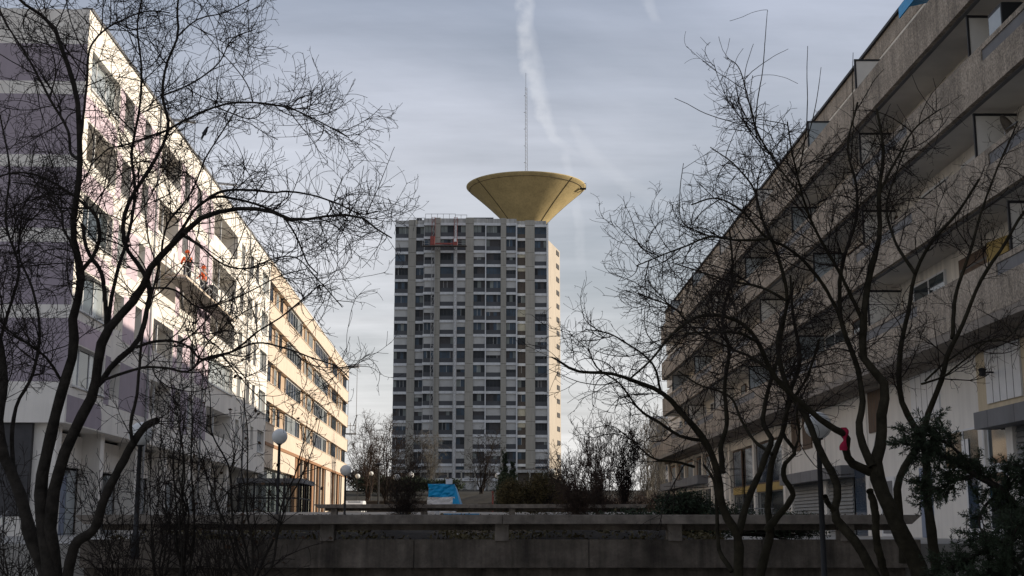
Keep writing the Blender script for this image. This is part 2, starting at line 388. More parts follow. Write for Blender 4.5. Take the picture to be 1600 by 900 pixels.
    g.box(-16, -1.6, .3, LEN, .5, 5.35, darkrec)
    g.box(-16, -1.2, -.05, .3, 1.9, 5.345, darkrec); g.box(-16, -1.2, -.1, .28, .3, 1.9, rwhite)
    for i in range(9):
        y = .2 + i * 5.9; g.box(-1.2, -.35, y, y + .6, .6, 5.35, cream)
    g.build('ground_floor', root)
    for i in range(8):
        y = .9 + i * 5.9
        f = MB(); f.box(-1.5, -1.1, y, y + 2.6, .9, 5.2, cream); f.box(-1.5, -1.1, y + 2.6, y + 5.2, 3.9, 5.2, cream); f.build('infill_panel', root)
        d = MB(); d.box(-1.45, -1.25, y + 2.7, y + 3.8, 1.0, 3.6, doorb if i % 2 == 0 else glass); d.box(-1.45, -1.25, y + 3.9, y + 5.1, 1.0, 3.8, glassl); d.build('door', root)
    for y in (11.6, 24.3, 38.6):
        d = MB(); d.lathe(.12, y, [(.055, 1.0), (.055, 21.6)], steel, 8); d.build('downpipe', root)
    return root
left_near()

def left_far():
    root = empty('apartment_building', (-18.63, 97.1, 0), THL, 'beige sunlit apartment block with tan window strips beyond the cream and mauve block', 'building')
    LEN = 70.0; Dp = 1.2
    w = MB(); w.box(-Dp, 0, 0, LEN, 20.2, 21.7, b2cream); w.box(-.3, .06, 0, LEN, 21.7, 21.82, winwhite)
    heads = [20.2, 17.1, 14.0, 10.9]
    for k, hd in enumerate(heads):
        s0_ = hd - 1.6; nx = heads[k + 1] if k < 3 else 7.8
        w.box(-Dp, 0, 0, LEN, nx, s0_, b2cream)
        w.box(0, .05, 0, LEN, s0_ - .06, s0_, b2cream)
    w.box(-14, -Dp, -.0, LEN, 1, 21.5, tan_)
    for hd in heads:
        w.box(-Dp, -.35, 0, LEN, hd - 1.6, hd, tan_)
    w.build('wall', root)
    pat = [(.3, 3.2, 'd'), (5, 6.6, 'l'), (8, 9, 'd'), (12, 22, 'r'), (24.5, 26, 'l'), (27.5, 31, 'l'), (33, 46, 'r'), (49, 50.5, 'l'), (52, 57, 'd'), (59, 60.5, 'l'), (62, 63.2, 'l'), (65.5, 69.5, 'd')]
    for hd in heads:
        for a, b, t in pat:
            n = max(1, int(round((b - a) / 1.7)))
            if t == 'r': window(root, a, b, hd - 1.55, hd - .05, n, winwhite, lambda: R_.choice([glass, glass, glassl, glassb]), x=-.25)
            elif t == 'l': window(root, a, b, hd - 1.55, hd - .05, 1, b2cream, glassl, x=-.28)
            else: window(root, a, b, hd - 1.55, hd - .05, n, darkframe, lambda: R_.choice([glass, glassb]), x=-.28)
    g = MB(); g.box(-.3, -.02, 0, 18, 5.9, 7.6, b2cream); g.box(-.3, -.02, 0, 18, 1, 2.2, b2cream)
    g.box(-Dp, .05, 0, LEN, 7.55, 7.8, orangew)
    for i in range(19):
        y = 19 + i * 2.7
        g.box(-.4, -.1, y, y + (.5 if i % 5 else 1.3), 1, 7.55, orangew if i % 5 == 0 or i % 2 else b2cream)
    g.box(-.45, -.05, 45, 50, 1, 7.55, b2cream); g.box(-.45, -.05, 64, LEN, 1, 7.55, b2cream)
    g.build('ground_floor', root)
    for a, b, n in ((0, 18, 8), (20.5, 45, 9), (50, 64, 5)):
        window(root, a, b, 2.2 if a == 0 else 1.2, 5.9 if a == 0 else 7.5, n, winwhite if a == 0 else orangew, lambda: R_.choice([glassl, glassl, glass]), x=-.45)
    # glazed porch at the joint of both blocks
    p = empty('entrance_porch', (-18.3, 86, 0), THL, 'dark flat roofed glass porch against the left blocks', 'porch')
    q = MB(); q.box(0, 4.3, 0, 7.5, 4.35, 4.65, greyfas); q.build('roof', p)
    q = MB()
    for i in range(5): q.box(.1 + i * .98, .22 + i * .98, .2, .3, 1.19, 4.35, ironm)
    for i in range(6): q.box(4.0, 4.12, .3 + i * 1.35, .42 + i * 1.35, 1.19, 4.35, ironm)
    q.box(.1, 4.1, .2, .3, 3.3, 3.4, ironm); q.box(4.0, 4.1, .3, 7, 3.3, 3.4, ironm); q.build('frame', p)
    q = MB(); q.box(.1, 4.0, .23, .26, 1.2, 4.34, cglass); q.box(4.03, 4.07, .3, 7.1, 1.2, 4.34, cglass); q.build('glazing', p)
left_far()

# ------------------------------------------------------------------ right building
THR = math.atan(-DR)
def right_block():
    root = empty('apartment_building', (13.6, 0, 0), THR, 'long pebbledash balcony apartment block with ground floor shops along the right side', 'building')
    S0, S1 = -30.0, 104.0; PX = -1.2
    levels = [15.07, 12.35, 9.62, 6.8]          # slab undersides
    w = MB()
    # inner walls per storey, cream
    for k, z in enumerate(levels):
        zt = levels[k - 1] if k else 17.55
        w.box(0, .3, S0, S1, z + .2, zt if k else 18.08, rcream)
    w.box(-.02, .3, S0, S1, 18.08, 18.75, pebble)
    w.box(-.12, .3, S0, S1, 18.75, 18.85, ironm)
    w.box(.3, 12, S0, S1, 0, 18.7, soffit)
    w.build('wall', root)
    # setback solid parts between balconies
    for k, z in enumerate(levels):
        end = 96.5 if k < 3 else 103.6
        s = MB(); s.box(PX - .0, 0, S0, end, z, z + .2, soffit); s.box(PX - .02, PX + .1, S0, end, z - .03, z, greyfas); s.build('balcony_slab', root)
        n = 0; a = S0
        while a < end - .1:
            b = min(a + 6.1, end)
            p = MB()
            if k in (1, 2) and n % 3 == (0 if k == 1 else 1) and False: pass
            top = z + 1.28
            p.box(PX - .16, PX, a + .01, b - .01, z, top if not (k and n % 2 == 1) else top - .45, pebble)
            if k and n % 2 == 1:
                p.box(PX - .13, PX - .04, a + .01, b - .01, top - .45, top - .14, greyfas)
                p.box(PX - .16, PX, a + .01, b - .01, top - .14, top, pebble)
            p.build('balcony_parapet', root); a = b; n += 1
        # black framed dividers
        offs = [32.3, 42.8, 49.8, 60.4, 70.9, 81.4, 91.9] if k % 2 == 0 else [30.5, 42.7, 53.2, 63.7, 74.2, 84.7]
        if k == 1: offs = [32.3] + offs[1:]
        for o_ in offs:
            f = MB(); zt = z + 2.62 - (.0); x0, x1 = PX + .02, -.02
            zt = min(zt, (levels[k - 1] if k else 17.9) - .08)
            f.box(x0, x0 + .06, o_ - .03, o_ + .03, z + .2, zt, ironm); f.box(x0 + .06, x1, o_ - .03, o_ + .03, zt - .07, zt, ironm)
            d = f.build('divider_frame', root)
            g = MB(); g.box(x0 + .06, x1, o_ - .012, o_ + .012, z + .25, zt - .07, glassl if (int(o_) % 2) else soffit); g.build('divider_panel', d)
    # roof parapet dividers + windows
    rr = random.Random(3)
    for k, z in enumerate(levels):
        zf = z + .2; zt = levels[k - 1] if k else 17.55
        a = S0 + 2.5 + k * .7
        while a < 96:
            typ = rr.random(); wd = rr.choice([1.4, 2.4, 3.0])
            if typ < .35:
                m = MB(); m.box(-.05, 0, a, a + wd, zf + .05, zt - .35, brownw if typ < .2 else winwhite)
                for j in range(6): m.box(-.06, -.05, a + .05, a + wd - .05, zf + .3 + j * .32, zf + .36 + j * .32, darkframe)
                m.build('window_shutter', root)
            else:
                window(root, a, a + wd, zf + (.05 if typ > .6 else .9), zt - .35, 2 if wd > 2 else 1, winwhite if typ < .8 else brownw, rr.choice([glass, glassl, glass, glassb]), x=-.03)
            a += wd + rr.choice([1.2, 1.9, 2.6])
    # ground and mezzanine: base wall
    b = MB()
    b.box(0, .3, 47.5, 60.5, 3.8, 6.8, rwhite); b.box(0, .3, 36.4, 47.5, 1.0, 6.8, rwhite); b.box(0, .3, 47.5, 60.5, .9, 1.2, rwhite)
    b.box(0, .3, S0, 36.4, 4.5, 6.8, ryell); b.box(0, .3, S0, 36.4, 0, 1.0, rwhite)
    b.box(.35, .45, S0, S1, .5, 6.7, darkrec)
    for y in (34.0, 36.0, 47.5, 53.8, 60.2, 61.5, 68.8): b.box(-.05, .32, y, y + .45, 1.0, 4.5 if y < 47 else 6.8, rwhite)
    for y in (76, 82.5, 86.2, 90, 94.5, 99, 103.5): b.box(-.08, .32, y, y + .5, 1.0, 6.8, rcream)
    b.box(0, .3, 60.5, 76, 5.85, 6.8, rcream); b.box(0, .3, 76, S1, 6.2, 6.8, rcream); b.box(0, .3, 82, 104, 3.9, 4.6, rwhite)
    b.box(0, .3, 60.5, 76, .9, 1.3, rwhite); b.box(0, .3, 76, S1, .5, 1.3, rwhite)
    b.box(0, .25, 78, 82, 1.2, 6.2, rwhite)
    b.build('ground_floor_wall', root)
    # grey shop fascias
    for y0, y1, z0, z1, x in ((S0, 35.2, 4.16, 4.62, -.6), (49.5, 60.4, 3.4, 3.85, -.55), (84.5, 104.2, 4.25, 4.8, -.7)):
        f = MB(); f.box(x, .0, y0, y1, z0, z1, greyfas)
        y = y0 + 1.2
        while y < y1: f.box(x - .004, x, y, y + .03, z0, z1, darkframe); y += 1.8
        f.build('shop_fascia', root)
    def shutter(y0, y1, z0, z1, x=.05):
        s = MB(); n = int((z1 - z0) / .14)
        for i in range(n):
            zz = z0 + (z1 - z0) * i / n; zz2 = z0 + (z1 - z0) * (i + 1) / n
            s.hexa([(x - .06, y0, zz), (x + .02, y0, zz), (x + .02, y1, zz), (x - .06, y1, zz), (x - .0, y0, zz2), (x + .02, y0, zz2), (x + .02, y1, zz2), (x - .0, y1, zz2)], shutterm)
        s.build('roller_shutter', root)
    shutter(S0, 33.9, 1.1, 4.16); shutter(50.0, 53.7, 1.2, 3.4); shutter(54.4, 60.1, 1.2, 3.4)
    # near shop entrance under the yellow wall: transom, door, side light
    window(root, 34.5, 36.0, 3.2, 4.35, 1, winwhite, glass, x=.08); window(root, 36.05, 39.3, 3.2, 4.35, 2, winwhite, glass, x=-.02)
    dr = MB(); dr.box(-.06, .0, 34.5, 35.9, 1.2, 3.15, winwhite); dr.box(-.07, -.06, 34.65, 35.75, 1.5, 3.0, glass); dr.build('door', root)
    dr = MB(); dr.box(-.06, .0, 36.5, 37.6, 1.2, 3.15, winwhite); dr.box(-.07, -.06, 36.65, 37.45, 1.5, 3.0, glassb); dr.build('door', root)
    nt_ = MB(); nt_.box(-.065, -.06, 37.2, 37.45, 3.5, 4.05, whitem); nt_.box(-.065, -.06, 37.52, 37.77, 3.5, 4.05, whitem); nt_.build('notice', root)
    dr = MB(); dr.box(-.05, .0, 44.5, 46.2, 1.2, 3.25, winwhite); dr.box(-.06, -.05, 44.7, 46.0, 1.3, 3.1, greyfas); dr.build('door', root)
    dr = MB(); dr.box(-.05, .0, 40.7, 41.8, 1.2, 3.4, doorb); dr.build('door', root)
    pn = MB(); pn.box(-.05, 0, 47.9, 49.4, 1.2, 3.8, glassb); pn.build('shop_window', root)
    # tall glazed bay with yellow panels
    for y0, y1 in ((61.95, 68.7), (69.3, 72.0), (73.0, 75.6)):
        window(root, y0, y1, 3.7, 5.8, 1, brownw, glassb, x=.1)
        q = MB(); q.box(.02, .14, y0, y1, 3.3, 3.68, yellm); q.build('yellow_panel', root)
        window(root, y0, y1, 1.3, 3.3, 2, darkframe, glass, x=.12)
    for y0, y1 in ((83.0, 86.1), (86.8, 89.9), (90.6, 94.4), (95.1, 98.9), (99.6, 103.4)):
        window(root, y0, y1, 1.3, 4.2, 2, greyfas, glass, x=.12)
        window(root, y0 + .2, y1 - .2, 4.7, 6.1, 1, orangew, lambda: R_.choice([glass, glass, glassl]), x=.12)
    # vertical white cladding panels and pipes on upper ground wall
    for y0, y1 in ((28.5, 31.2), (33.2, 35.6), (39.5, 42.2), (45.5, 47.2), (56, 57.6), (58.2, 59.8)):
        c_ = MB(); c_.box(-.05, 0, y0, y1, 4.9, 6.75, winwhite if y0 < 40 else brownw)
        for j in range(1, 5):
            yy = y0 + (y1 - y0) * j / 5; c_.box(-.055, -.05, yy - .012, yy + .012, 4.9, 6.75, darkframe)
        c_.build('upper_shutter', root)
    hp = MB(); hp.box(-1.35, .0, S0, 104, 6.55, 6.8, beamm); hp.box(-.35, -.05, S0, 104, 6.38, 6.55, beamm); hp.build('overhang_beam', root)
right_block()

def stairs(name, x0, x1, y0, rise, n, z0, label, flip=1):
    mb = MB(); d = .42
    for i in range(n):
        mb.box(x0, x1, y0 + i * d, y0 + n * d + .3, z0 + i * rise, z0 + (i + 1) * rise - .05, conc)
        mb.box(x0, x1, y0 + i * d - .03, y0 + (i + 1) * d + .0, z0 + (i + 1) * rise - .05, z0 + (i + 1) * rise, conccap)
    o = mb.build(name); tag(o, label, 'steps'); return o
stairs('outdoor_stairs', 8.95, 13.3, 29.0, .17, 7, 0, 'dark concrete steps climbing to the shop doors right of the bench wall')
stairs('outdoor_stairs', -20.5, -15.8, 44.0, .17, 7, -.19, 'shaded concrete steps with a metal rail below the mauve end wall at left')
hr = MB()
for i in range(3):
    p = Vector((-18.2 + i * .0, 43.6 + i * 1.5, -.1 + i * .55)); hr.bar(p, p + Vector((0, 0, 1.0)), .05, steel)
hr.bar((-18.2, 43.4, .85), (-18.2, 46.9, 2.1), .05, steel); hr.bar((-18.2, 43.4, .45), (-18.2, 46.9, 1.7), .04, steel)
hr.bar((-18.2, 43.55, .9), (-17.2, 43.55, 1.35), .05, steel)
tag(hr.build('handrail'), 'grey metal handrail on the steps at far left', 'handrail')

# ------------------------------------------------------------------ concrete bench walls
def bench_wall(x0, x1, y, zpanel0, zpanel1, zcap0, zcap1, posts, joints, label, low0):
    root = empty('concrete_wall', ((x0 + x1) / 2, y, 0), 0, label, 'wall'); cx = (x0 + x1) / 2
    w = MB(); e_ = [x0 + .08] + [p + 1.87 for p in posts if x0 + 1 < p + 1.87 < x1 - 1] + [x1 + .03]
    for a, b in zip(e_[:-1], e_[1:]): w.box(a - cx + .006, b - cx - .006, 0, .22, zpanel0, zpanel1, conc)
    w.box(x0 + .2 - cx, x1 - .1 - cx, .05, .3, zpanel0 + .02, zpanel1 - .02, darkrec)
    w.box(x0 + .1 - cx, x1 - .25 - cx, .3, .5, low0, zpanel1 - .1, conc); w.build('wall', root, bevel=.015)
    e = [x0] + joints + [x1]
    for a, b in zip(e[:-1], e[1:]):
        c = MB(); c.hexa([(a + .006 - cx + (.22 if a == x0 else 0), -.28, zcap0), (b - .006 - cx - (.22 if b == x1 else 0), -.28, zcap0), (b - .006 - cx - (.22 if b == x1 else 0), .55, zcap0), (a + .006 - cx + (.22 if a == x0 else 0), .55, zcap0),
                          (a + .006 - cx, -.3, zcap1), (b - .006 - cx, -.3, zcap1), (b - .006 - cx, .57, zcap1), (a + .006 - cx, .57, zcap1)], conccap)
        c.build('cap_slab', root, bevel=.012)
    for p in posts:
        q = MB(); q.box(p - .15 - cx, p + .15 - cx, -.06, .42, zpanel1 - .03, zcap0 + .003, conccap); q.build('post', root, bevel=.01)
    bm = MB(); bm.box(x0 + .5 - cx, x1 - .5 - cx, .18, .34, zcap0 - .13, zcap0 - .001, conc); bm.build('beam', root)
    return root
bench_wall(-9.35, 8.75, 28.0, .69, 1.29, 1.615, 1.81, [-7.7, -3.97, -.22, 3.5, 7.2], [-7.55, -.2, 6.9], 'long low concrete wall with a bench-like cap across the foreground', 0)
bench_wall(-9.45, 6.5, 62.0, 1.2, 2.08, 2.38, 2.56, [-8.5, -4.2, 0, 4.2], [-2.0, 3.2], 'shorter low concrete wall standing behind the foreground one', 1.1)
# planting bed behind the front wall
def bed(x0, x1, y0, y1, z, h, seed, name='planting_bed'):
    r = random.Random(seed); nx, ny = 60, 10; mb = MB(); P = []
    for i in range(nx + 1):
        for j in range(ny + 1):
            e = min(i, nx - i, 6) / 6 * min(j, ny - j, 2) / 2
            P.append((x0 + (x1 - x0) * i / nx, y0 + (y1 - y0) * j / ny, z - .1 + e * (h * (.55 + .45 * math.sin(i * .37 + seed) * math.sin(i * .11 + j * .3)) + r.uniform(-.06, .06) + .1)))
    mb.v = P; k = mb.m(soilm)
    for i in range(nx):
        for j in range(ny):
            a = i * (ny + 1) + j; mb.f.append((a, a + ny + 1, a + ny + 2, a + 1)); mb.mi.append(k)
    o = mb.build(name, smooth=True); return tag(o, 'dark bare soil of the planting bed behind the foreground wall' if y0 < 40 else 'dark bare soil behind the second wall', None, None, 'structure')
bed(-9.2, 5.0, 28.6, 34, 1.19, .38, 1); bed(-9, 8, 62.9, 70, 1.75, .3, 4)

# ------------------------------------------------------------------ tower
def tower():
    root = empty('tower_block', (-8.2, 247, 7), 0, 'tall grey residential tower with rows of windows in the middle distance', 'tower')
    ox, oy, oz = -8.2, 247, 7
    X = lambda z_: -24.1 + z_ * .02072 - ox
    cols = [('W', 45, 172), ('C', 172, 246), ('W', 246, 322), ('F', 322, 331), ('W', 331, 428), ('C', 428, 481), ('W', 481, 616), ('F', 616, 640), ('W', 640, 722), ('C', 722, 798), ('W', 798, 908), ('F', 908, 918), ('W', 918, 1056), ('C', 1056, 1108), ('W', 1108, 1200), ('F', 1200, 1213), ('W', 1213, 1290), ('C', 1290, 1380), ('W', 1380, 1493), ('F', 1493, 1502)]
    def dep(c): return 1.3 if c < 326 else (0 if c < 912 else (.25 if c < 1206 else 1.5))
    H = 2.78; top = 59.9; NR = 18
    wallm = MB(); fin = MB(); band = MB(); par = MB()
    for t, a, b in cols:
        d = dep(a)
        if t == 'C':
            wallm.box(X(a), X(b), d - .35, d + 1, 12.0 - oz, 61.4 - oz - .1 * d, twr)
            for k in range(NR + 1): wallm.box(X(a) + .01, X(b) - .01, d - .36, d - .35, top - k * H + .25 - oz, top - k * H + .31 - oz, panelb)
        if t == 'F': fin.box(X(a), X(b), d - .42, d + 1, 7.6 - oz, 60.2 - oz, twrw)
        if t == 'W':
            pass
    wallm.build('concrete_pier', root); fin.build('vertical_fin', root); 
    segs = [(45, 330, 1.3), (322, 912, 0), (908, 1206, .25), (1202, 1493, 1.5)]
    for k in range(NR + 1):
        band = MB()
        for a, b, d in segs: zt = top - k * H; band.box(X(a), X(b), d - .25, d + .5, zt - .03 - oz, zt + .48 - oz, twrw)
        band.build('floor_band', root)
    for a, b, d in segs: par = MB(); par.box(X(a) + .01, X(b) - .01, d - .1, d + .6, top + .45 - oz, 61.3 - oz - .1 * d, twrtop); par.build('parapet', root)
    body = MB()
    for (a, b, d) in ((45, 326, 1.3), (326, 912, 0), (912, 1206, .25), (1206, 1500, 1.5)):
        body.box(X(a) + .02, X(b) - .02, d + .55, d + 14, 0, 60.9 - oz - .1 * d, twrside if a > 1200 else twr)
    # base podium
    body.box(X(45), X(1495), .6, 13, 12.4 - 2.78 - oz, 12.2 - oz, panelb)
    body.box(X(30), X(1500), -.35, .6, 11.4 - oz, 11.95 - oz, twrtop)
    for i in range(12): body.box(X(60 + i * 126), X(74 + i * 126), -.3, .4, 0, 11.4 - oz, twr)
    body.box(X(640), X(1100), .1, .5, 8.2 - oz, 10.7 - oz, twrtop); body.box(X(840), X(915), .05, .1, 8.2 - oz, 10.7 - oz, whitem)
    body.build('core_wall', root)
    # sunlit right wing, set back and turned
    s = MB(); xr = X(1500)
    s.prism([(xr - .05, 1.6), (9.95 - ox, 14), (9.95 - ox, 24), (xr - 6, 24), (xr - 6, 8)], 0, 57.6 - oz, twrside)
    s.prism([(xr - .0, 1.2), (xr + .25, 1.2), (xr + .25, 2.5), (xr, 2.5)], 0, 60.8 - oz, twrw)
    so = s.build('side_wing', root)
    # small dark openings along the wing
    ux, uy = (9.95 - ox - (xr - .05)), 12.4; Ln = math.hypot(ux, uy); ux /= Ln; uy /= Ln
    for k in range(19):
        z = 56.2 - k * H - oz
        cx_, cy_ = xr - .05 + ux * 9.0, 1.6 + uy * 9.0
        m = MB(); a = Vector((cx_ + .03, cy_ - .02, z)); b = a + Vector((ux * 2.6, uy * 2.6, 0))
        nrm = Vector((uy, -ux, 0)) * .06
        m.hexa([a - nrm * .3, a + nrm, b + nrm, b - nrm * .3] + [q + Vector((0, 0, .95)) for q in (a - nrm * .3, a + nrm, b + nrm, b - nrm * .3)], darkrec)
        m.build('small_window', root)
    # windows
    rw = random.Random(21); stuff = MB(); sb = MB(); cnt = 0; nb = 0
    wcols = [(a, b) for t, a, b in cols if t == 'W']
    for k in range(NR):
        zt = top - k * H - oz
        for ci, (a, b) in enumerate(wcols):
            d = dep(a); far = cnt >= 100
            m = stuff if far else MB()
            x0, x1 = X(a), X(b); zg0 = zt - 1.42
            gl = rw.choice([tg1, tg1, tg2, tg2, darkrec]) if k else tg2
            if ci in (8,) and rw.random() < .5: gl = panelb
            pm = panelb if ci == 7 + 1 else panel
            n = 4 if b - a > 110 else (3 if b - a > 85 else 2)
            for i in range(n):
                xa = x0 + (x1 - x0) * i / n; xb = x0 + (x1 - x0) * (i + 1) / n
                g2 = rw.choice([tg1, tg2, darkrec, tg1]) if rw.random() < .35 else gl
                if rw.random() < .1: g2 = tg3
                if k == 0: g2 = rw.choice([tg3, tg1, tg3]) if ci < 7 else tg2
                m.box(xa + .03, xb - .03, d + .12, d + .3, zg0, zt - .03, g2)
                m.box(xa - .03 if i else xa, xa + .03, d + .08, d + .3, zg0, zt - .03, darkframe if rw.random() < .8 else blindm)
            m.box(x0, x1, d + .0, d + .3, zt - 2.3, zg0, pm)
            if not far:
                m.build('window', root)
            cnt += 1
            blind = rw.random(); hasb = blind < (.2 + .42 * k / NR) and k > 0
            if hasb:
                part = rw.choice([1, 1, 1, .95, .6, .45]); tgt = MB() if nb < 100 else sb
                tgt.box(x0 + .02, x1 - .02, d - .02, d + .07, zt - 1.42 * part, zt - .03, blindy if ci == 8 else blindm)
                if nb < 100: tgt.build('roller_blind', root)
                nb += 1
    o = stuff.build('window', root); o['kind'] = 'stuff'
    if sb.v: o = sb.build('roller_blind', root); o['kind'] = 'stuff'
    # roof railing and plant
    r = MB()
    def rail(a, b, d, h, z):
        r.box(X(a), X(b), d + .3, d + .36, z + h - .08, z + h, steel)
        n = int((b - a) / 50)
        for i in range(n + 1):
            x = X(a) + (X(b) - X(a)) * i / n; r.box(x - .04, x + .04, d + .3, d + .36, z, z + h, steel)
    rail(50, 330, 1.3, .75, 61.1 - oz); rail(335, 620, 0, 1.05, 61.3 - oz); rail(620, 730, 0, .85, 61.3 - oz); r.build('roof_railing', root)
    r = MB(); r.box(X(735), X(985), 1, 4, 61.2 - oz, 61.75 - oz, panel); r.box(X(200), X(330), 3, 5, 61.2 - oz, 61.7 - oz, panel); r.box(X(240), X(290), 3, 4, 61.7 - oz, 62.1 - oz, panel)
    r.box(X(1385), X(1400), 1.6, 2, 60 - oz, 61 - oz, panelb); r.build('roof_unit', root)
    return root
tower()
# mast-climbing work platform on the facade
def climber():
    cx = -8.2 - 3.6
    root = empty('work_platform', (-12.6, 245.9, 7.6), 0, 'red mast climbing work platform hanging high on the grey tower', 'work platform')
    X = lambda z_: -24.1 + z_ * .02072 + 12.6
    for c in (417, 628):
        m = MB(); x = X(c); zt = 61.2 - 7.6
        for dx in (-.3, .3):
            for dy in (-.25, .25): m.box(x + dx - .04, x + dx + .04, dy - .04, dy + .04, 0, zt - 5 if True else zt, steel); m.box(x + dx - .03, x + dx + .03, dy - .042, dy + .042, zt - 4.4, zt + .1, redm)
        n = 40
        for i in range(n):
            z0 = zt * i / n; z1 = zt * (i + 1) / n; mt = redm if z0 > zt - 4 and i % 2 else steel
            m.bar((x - .3, -.25, z0), (x + .3, -.25, z1), .06, mt); m.bar((x - .3, -.25, z1), (x + .3, -.25, z1), .06, mt)
        m.build('mast', root)
    zd = 55.2 - 7.6
    d = MB(); d.box(X(320), X(735), -1.4, -.3, zd, zd + .15, panelb)
    for i in range(12):
        a = X(400 + i * 20); b = X(420 + i * 20); d.bar((a, -1.2, zd - (.8 if i % 2 else 0)), (b, -1.2, zd - (0 if i % 2 else .8)), .07, panelb)
    d.bar((X(400), -1.2, zd - .8), (X(640), -1.2, zd - .8), .08, panelb); d.build('deck', root)
    r = MB()
    for a, b in ((320, 380), (650, 735)):
        for h in (.5, 1.0): r.bar((X(a), -1.35, zd + h), (X(b), -1.35, zd + h), .05, steel)
        for q in (a, b): r.bar((X(q), -1.35, zd), (X(q), -1.35, zd + 1.05), .06, steel)
    r.box(X(440), X(600), -1.4, -1.3, zd + .3, zd + .62, redm); r.build('guardrail', root)
    for c in (412, 626):
        q = MB(); q.box(X(c - 22), X(c + 20), -1.2, -.35, zd + .1, zd + (2.0 if c < 500 else 1.5), redm)
        if c > 500: q.box(X(c - 12), X(c + 14), -1.25, -1.2, zd + .9, zd + 1.5, whitem)
        q.build('drive_unit', root)
climber()

# ------------------------------------------------------------------ water tower
def bowl():
    root = empty('water_tower', (3.4, 300, 7), 0, 'ochre funnel-shaped water tower with an aerial mast rising behind the grey tower', 'water tower')
    oz = 7; zr = 81.7 - oz; Rr = 14.4
    c = MB(); prof = [(4.6, 0), (4.2, 20), (3.8, 50), (3.6, 61.5), (4.0, 64.9)]
    for i in range(1, 25):
        t = i / 24; z = 64.9 + (zr - 64.9) * t; prof.append((4.0 + (Rr - 4.0) * (t ** 1.0) - .35 * math.sin(math.pi * t), z))
    prof += [(Rr + .03, zr + .05), (Rr + .03, zr + .2), (Rr - .4, zr + .2), (Rr - .5, zr - .3), (1, zr - .1)]
    c.lathe(0, 0, prof, bowlm, 128); o = c.build('bowl', root, smooth=True)
    o.modifiers.new('es', 'EDGE_SPLIT').split_angle = math.radians(40)
    s = MB()
    def pr(t): return 4.0 + (Rr - 4.0) * t - .35 * math.sin(math.pi * t) + .05, 64.9 + (zr - 64.9) * t
    for ang in (-144, -42, 20, 100, 160):
        a = math.radians(ang)
        for i in range(20):
            r0, z0 = pr(i / 20); r1, z1 = pr((i + 1) / 20)
            s.bar((r0 * math.cos(a), r0 * math.sin(a), z0), (r1 * math.cos(a), r1 * math.sin(a), z1), .11, bowld)
    n = 96
    for tt in (.93,):
        r0, z0 = pr(tt)
        for i in range(n):
            a = 2 * math.pi * i / n; b = 2 * math.pi * (i + 1) / n
            s.bar((r0 * math.cos(a), r0 * math.sin(a), z0), (r0 * math.cos(b), r0 * math.sin(b), z0), .07, bowld)
    s.build('seam', root)
    p = MB(); a = math.radians(-14)
    r0, z0 = pr(.9); px, py = r0 * math.cos(a), r0 * math.sin(a)
    p.box(px - .1, px + 1.4, py - .8, py + .5, z0 - .2, z0 - .05, ironm)
    for dx in (0, .7, 1.35): p.bar((px + dx, py - .8, z0 - .1), (px + dx, py - .8, z0 + 1.0), .08, ironm)
    p.bar((px, py - .8, z0 + 1.0), (px + 1.4, py - .8, z0 + 1.0), .08, ironm); p.bar((px - .8, py, z0 - 1.1), (px + 1.3, py, z0 - .1), .1, ironm)
    p.build('service_platform', root)
    m = MB(); H = 110.9 - oz; zb = zr - .1; w = .34
    pts = [(w * math.cos(t), w * math.sin(t)) for t in (0, 2.094, 4.189)]; zt = H - 3.8
    for x, y in pts: m.bar((x, y, zb), (x * .8, y * .8, zt), .09, steel)
    n = 26
    for i in range(n):
        z0 = zb + (zt - zb) * i / n; z1 = zb + (zt - zb) * (i + 1) / n
        for j in range(3):
            x0, y0 = pts[j]; x1, y1 = pts[(j + 1) % 3]; m.bar((x0 * .9, y0 * .9, z0), (x1 * .9, y1 * .9, z1), .04, steel)
    for i in range(6): z0 = zb + (zt - zb) * (i + .5) / 6; m.box(-.5, -.1, -.05, .05, z0, z0 + .12, steel)
    m.bar((0, 0, zt), (0, 0, H), .09, steel); m.build('aerial_mast', root)
bowl()
# pale block far right
def far_block():
    root = empty('apartment_building', (27, 205, 6), -.1, 'pale apartment block far behind the bare poplars beside the balcony block', 'building')
    w = MB(); w.box(-4.8, 8, 0, 14, -1, 12.3, rcream); w.box(-5.0, 8.2, -.2, 14.2, 12.3, 12.7, whitem); w.build('wall', root)
    for k in range(4):
        for j in range(3):
            g = MB(); x = -3.9 + j * 3.1; z = 1.2 + k * 2.85; g.box(x, x + 1.6, -.06, 0, z, z + 1.5, glassb); g.box(x + 1.7, x + 2.2, -.05, 0, z, z + 1.5, winwhite); g.build('window', root)
far_block()

# ------------------------------------------------------------------ street lamps
LD = [('a', 1278, 665, 23.6, 'big white globe street lamp standing among the right hand tree trunks', 0),
      ('b', 220, 678, 27, 'big white globe street lamp behind the large left tree', .9),
      ('c', 437, 682, 41, 'shaded globe street lamp in front of the glass porch at left', 1.19),
      ('d', 540, 735, 58, 'shaded globe street lamp at the far corner of the beige left block', 1.19),
      ('e', 559, 744, 145, 'white globe lamp nearest the beige block in the distant row', None),
      ('f', 580, 740, 156, 'small warm globe lamp second in the distant row from the beige block', None),
      ('g', 620, 746, 102, 'left one of two sunlit globe lamps in the dark bush before the tower', None),
      ('h', 642, 742, 113, 'right one of two sunlit globe lamps in the dark bush before the tower', None),
      ('i', 863, 737, 110, 'sunlit globe lamp in the twigs at the right foot of the tower', None),
      ('j', 882, 749, 140, 'small pale globe lamp low behind the reddish twigs', None),
      ('k', 952, 746, 140, 'small pale globe lamp right of the upright bare bush', None),
      ('l', 779, 744, 100, 'white globe lamp above the evergreen bush in front of the tower', None)]
first = None
